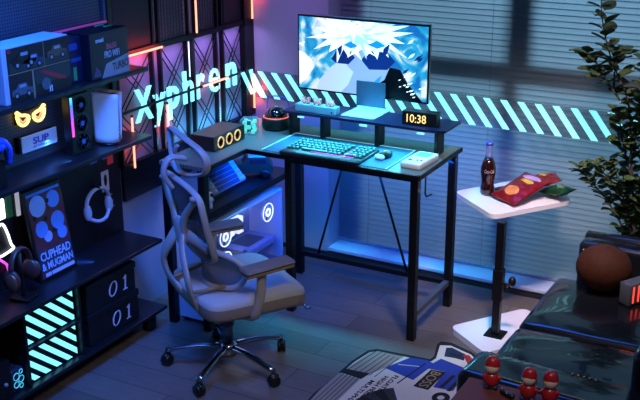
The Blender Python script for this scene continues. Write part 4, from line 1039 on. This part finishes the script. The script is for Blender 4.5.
tag(rg.build('floor_rug'), 'shaped rug in blue, white and black with lettering on the wood floor', 'rug')
# ------------------------------------------------------------------ plant
pt = thing('potted_plant', 'tall leafy green plant standing behind the sofa at the right edge', 'plant', (2.02, -.30, 0))
MB(mat('pot_grey', '#3a3b40', .6, noise=.1)).lathe([(.001, 0), (.08, 0), (.10, .20), (.105, .24), (.095, .24), (.09, .21), (.001, .21)]).build('pot', pt)
MB(mat('soil', '#241a14', .9, noise=.4)).cyl((0, 0, .205), (0, 0, .215), .09, seg=20).build('soil', pt)
stm = mat('stem_brown', '#3a3626', .7, noise=.2)
lf = MB(mat('leaf_green', '#3d4d2a', .6, noise=.35, nscale=14, spec=.25)); stem = MB(stm)
rr = random.Random(11)
def leaf(p, d, L__, w_):
    d = Vector(d).normalized(); side = d.cross(Vector((0, 0, 1)))
    if side.length < .1: side = Vector((1, 0, 0))
    side.normalize(); side = (side+Vector((rr.uniform(-.4, .4), rr.uniform(-.4, .4), rr.uniform(-.5, .5)))).normalized(); n = side.cross(d).normalized()
    def f(u, v):
        x = u; wd = w_*(math.sin(math.pi*min(1, x**.8))**.75)*(v-.5)*2*.5
        return Vector(p)+d*(L__*x)+side*wd+n*(abs(v-.5)*w_*.25-.18*L__*x*x)
    lf.sheet(f, 6, 4)
def branch(pts, n, spread=1., r=.005, L0=.06):
    n = int(n*1.5)
    P_ = spline(pts, 8); stem.tube(P_, [r*(1-.6*i/len(P_)) for i in range(len(P_))], 6)
    for i in range(n):
        t = .22+.78*(i+.5)/n; k = min(int(t*(len(P_)-1)), len(P_)-2); p = P_[k].lerp(P_[k+1], t*(len(P_)-1)-k)
        tg = (P_[k+1]-P_[k]).normalized(); a = i*2.4+rr.uniform(-.3, .3)
        o = Vector((math.cos(a), math.sin(a), rr.uniform(-.15, .5)))
        d = (o*spread+tg*.5).normalized(); s0 = p+d*.012
        stem.tube([p, s0], .0015, 4); leaf(s0, d, L0*rr.uniform(.75, 1.15), L0*.85*rr.uniform(.8, 1.15))
branch([(0, 0, .21), (-.02, .0, .55), (-.06, .0, .85), (-.09, 0, 1.05), (-.165, 0, 1.20), (-.215, 0, 1.35), (-.235, 0, 1.50)], 30, L0=.062)
branch([(0, 0, .21), (.0, .02, .6), (-.03, .02, .9), (-.03, .0, 1.05), (-.02, 0, 1.2)], 40, L0=.06)
branch([(0, 0, .25), (-.05, -.01, .50), (-.12, -.01, .62), (-.19, -.02, .70), (-.25, -.02, .755)], 30, L0=.05)
branch([(0, 0, .25), (-.04, 0, .55), (-.08, 0, .68), (-.13, 0, .80)], 22, L0=.052)
branch([(0, 0, .25), (.02, 0, .6), (.04, 0, .8), (.03, 0, .95)], 34, L0=.055)
branch([(0, 0, .25), (-.03, .03, .5), (-.07, .04, .66), (-.05, .03, .86)], 26, L0=.055)
branch([(-.12, 0, 1.05), (-.19, 0, 1.13), (-.245, 0, 1.16)], 10, L0=.058)
branch([(-.19, 0, 1.16), (-.24, 0, 1.20), (-.275, .01, 1.22)], 9, L0=.06)
branch([(-.15, 0, 1.10), (-.15, 0, 1.19), (-.13, .01, 1.24)], 8, L0=.058)
branch([(-.05, 0, .75), (-.10, 0, .90), (-.12, .01, 1.0)], 16, L0=.06)
branch([(0, 0, .5), (-.10, -.01, .68), (-.18, -.02, .78)], 14, L0=.055)
branch([(0, 0, .5), (.02, -.02, .62), (-.02, -.02, .74)], 18, L0=.055)
branch([(-.06, 0, .85), (-.03, 0, 1.02), (.03, 0, 1.10)], 16, L0=.055)
stem.build('stem', pt); lf.build('foliage', pt)
# ------------------------------------------------------------------ lights
def area(name, loc, target, sx, sy, col, e, spread=180):
    l = bpy.data.lights.new(name, 'AREA'); l.shape = 'RECTANGLE'; l.size = sx; l.size_y = sy; l.color = col; l.energy = e; l.spread = R(spread)
    o = bpy.data.objects.new(name, l); COL.objects.link(o); o.location = loc
    o.rotation_euler = (Vector(target)-Vector(loc)).to_track_quat('-Z', 'Y').to_euler(); return o
area('daylight', (1.6, 3.0, 2.2), (1.6, .1, 1.8), 1.3, .8, (.45, .76, 1.), 96, 90)
area('desk_cyan_fill', (.85, -.62, 2.2), (.82, -.45, .7), .4, .2, (.06, .62, 1.), 7, 40)  # added overhead fill that tints the desktop cyan, no ceiling fixture here
area('wing_cyan_fill', (.2, -.65, 1.9), (.2, -.62, .7), .2, .3, (.06, .5, 1.), 1.1, 36)  # added cyan fill above the desk wing, not a fixture
area('table_neutral_fill', (2.0, -1.6, 2.5), (1.72, -.4, .6), .25, .25, (1., .78, .80), 4.5, 42)  # added fill to brighten the snack bags and side table
area('shelf_top_fill', (.172, -1.5, 1.132), (.03, -1.5, .95), .02, .9, (.05, .26, 1.), 1.3)  # added blue fill for the console and carton, no strip built
area('shelf_middle_fill', (.172, -1.5, .847), (.02, -1.5, .6), .02, .9, (.05, .24, 1.), .8)  # added blue fill for the poster and headset below the mid shelf
area('shelf_strip_led_low', (.198, -1.4, .396), (.15, -1.4, .2), .02, .7, (.02, .12, 1.), .15)
area('under_desk_led', (.80, -.45, .71), (.62, -.02, .35), 1.0, .05, (.0, .12, 1.), 9)
area('under_wing_led', (.25, -.33, .70), (.25, -.2, .3), .3, .05, (.03, .2, 1.), .6)
area('purple_wall_fill', (.75, -.8, 2.2), (.22, -.0, 1.15), .3, .3, (.42, .22, 1.), 1.1, 50)  # purple wash on the back wall from an added fill light
area('shelf_blue_fill', (.80, -2.1, 2.3), (.05, -1.6, .75), .5, .5, (.03, .17, 1.), 14, 70)  # added blue fill aimed at the shelving from overhead
area('room_cool_fill', (2.6, -1.2, 2.6), (1.2, -.8, .3), 2.2, 2.2, (.2, .5, 1.), 7)  # broad cool fill added for the whole room
area('warm_fill', (2.3, -2.7, 2.5), (1.1, -1.4, .3), .3, .3, (1., .80, .60), 2.8, 65)  # added warm fill on the chair and rug, no fixture stands here
area('sofa_blue_fill', (1.3, -.3, 2.6), (2.05, -1.2, .4), 1.3, 1.6, (.03, .16, 1.), 6, 70)  # added blue fill to colour the sofa leather
area('display_blue_fill', (.06, -.5, 1.15), (-.01, -.5, .9), .9, .02, (.5, .3, 1.), 1.3)  # fill added to brighten the frame backing, no strip built
area('display_cyan_fill', (.06, -.45, .72), (-.01, -.45, .85), .6, .02, (.1, .6, 1.), 1.3)  # cyan fill added low on the frame backing
area('pc_inner_led', (.26, -.7, .45), (.3, -.7, .1), .1, .4, (.4, .45, 1.), .45)
area('riser_led', (.83, -.435, .853), (.84, -.55, .75), .7, .02, (.1, .75, 1.), 1.5, 150)
area('riser_back_led', (.83, -.30, .853), (.83, -.1, .75), .7, .02, (.1, .75, 1.), .8)
for nm, l_, t_, sx_, e_ in (('neon_glow_rail', (.05, -.88, 1.165), (0, -.88, 1.165), .26, .35), ('neon_glow_corner_high', (.07, -.05, 1.35), (.02, 0, 1.35), .03, .5),
        ('neon_glow_corner_low', (.05, -.045, .83), (.03, 0, .83), .03, .35), ('neon_glow_column', (.05, -.735, .80), (0, -.735, .8), .03, .15), ('neon_glow_console', (.05, -.985, .80), (0, -.985, .8), .03, .15), ('neon_glow_letters', (.05, -.36, .94), (0, -.36, .94), .2, .12)):
    area(nm, l_, t_, sx_, .03, (1., .05, .03), e_)
w_ = bpy.data.worlds.new('room_ambient'); SC.world = w_; w_.use_nodes = True
w_.node_tree.nodes['Background'].inputs[0].default_value = (.05, .08, .2, 1); w_.node_tree.nodes['Background'].inputs[1].default_value = .35
# ------------------------------------------------------------------ camera
cd = bpy.data.cameras.new('camera'); co = bpy.data.objects.new('camera', cd); COL.objects.link(co)
cd.sensor_width = 36; cd.lens = 1032.06*36/640; cd.clip_start = .05; cd.clip_end = 50
co.location = (2.764, -4.33, 2.0315)
pit, yaw, rol = .338671, .501511, -.00328374
fw = Vector((-math.cos(pit)*math.sin(yaw), math.cos(pit)*math.cos(yaw), -math.sin(pit))); rt = Vector((math.cos(yaw), math.sin(yaw), 0)); up_ = rt.cross(fw)
r2 = rt*math.cos(rol)+up_*math.sin(rol); u2 = -rt*math.sin(rol)+up_*math.cos(rol)
co.rotation_euler = Matrix((r2, u2, -fw)).transposed().to_euler()
SC.camera = co
SC.view_settings.view_transform = 'Standard'; SC.view_settings.look = 'None'; SC.view_settings.exposure = .12; SC.view_settings.gamma = 1
SC.view_settings.use_curve_mapping = False
SC.cycles.use_denoising = True
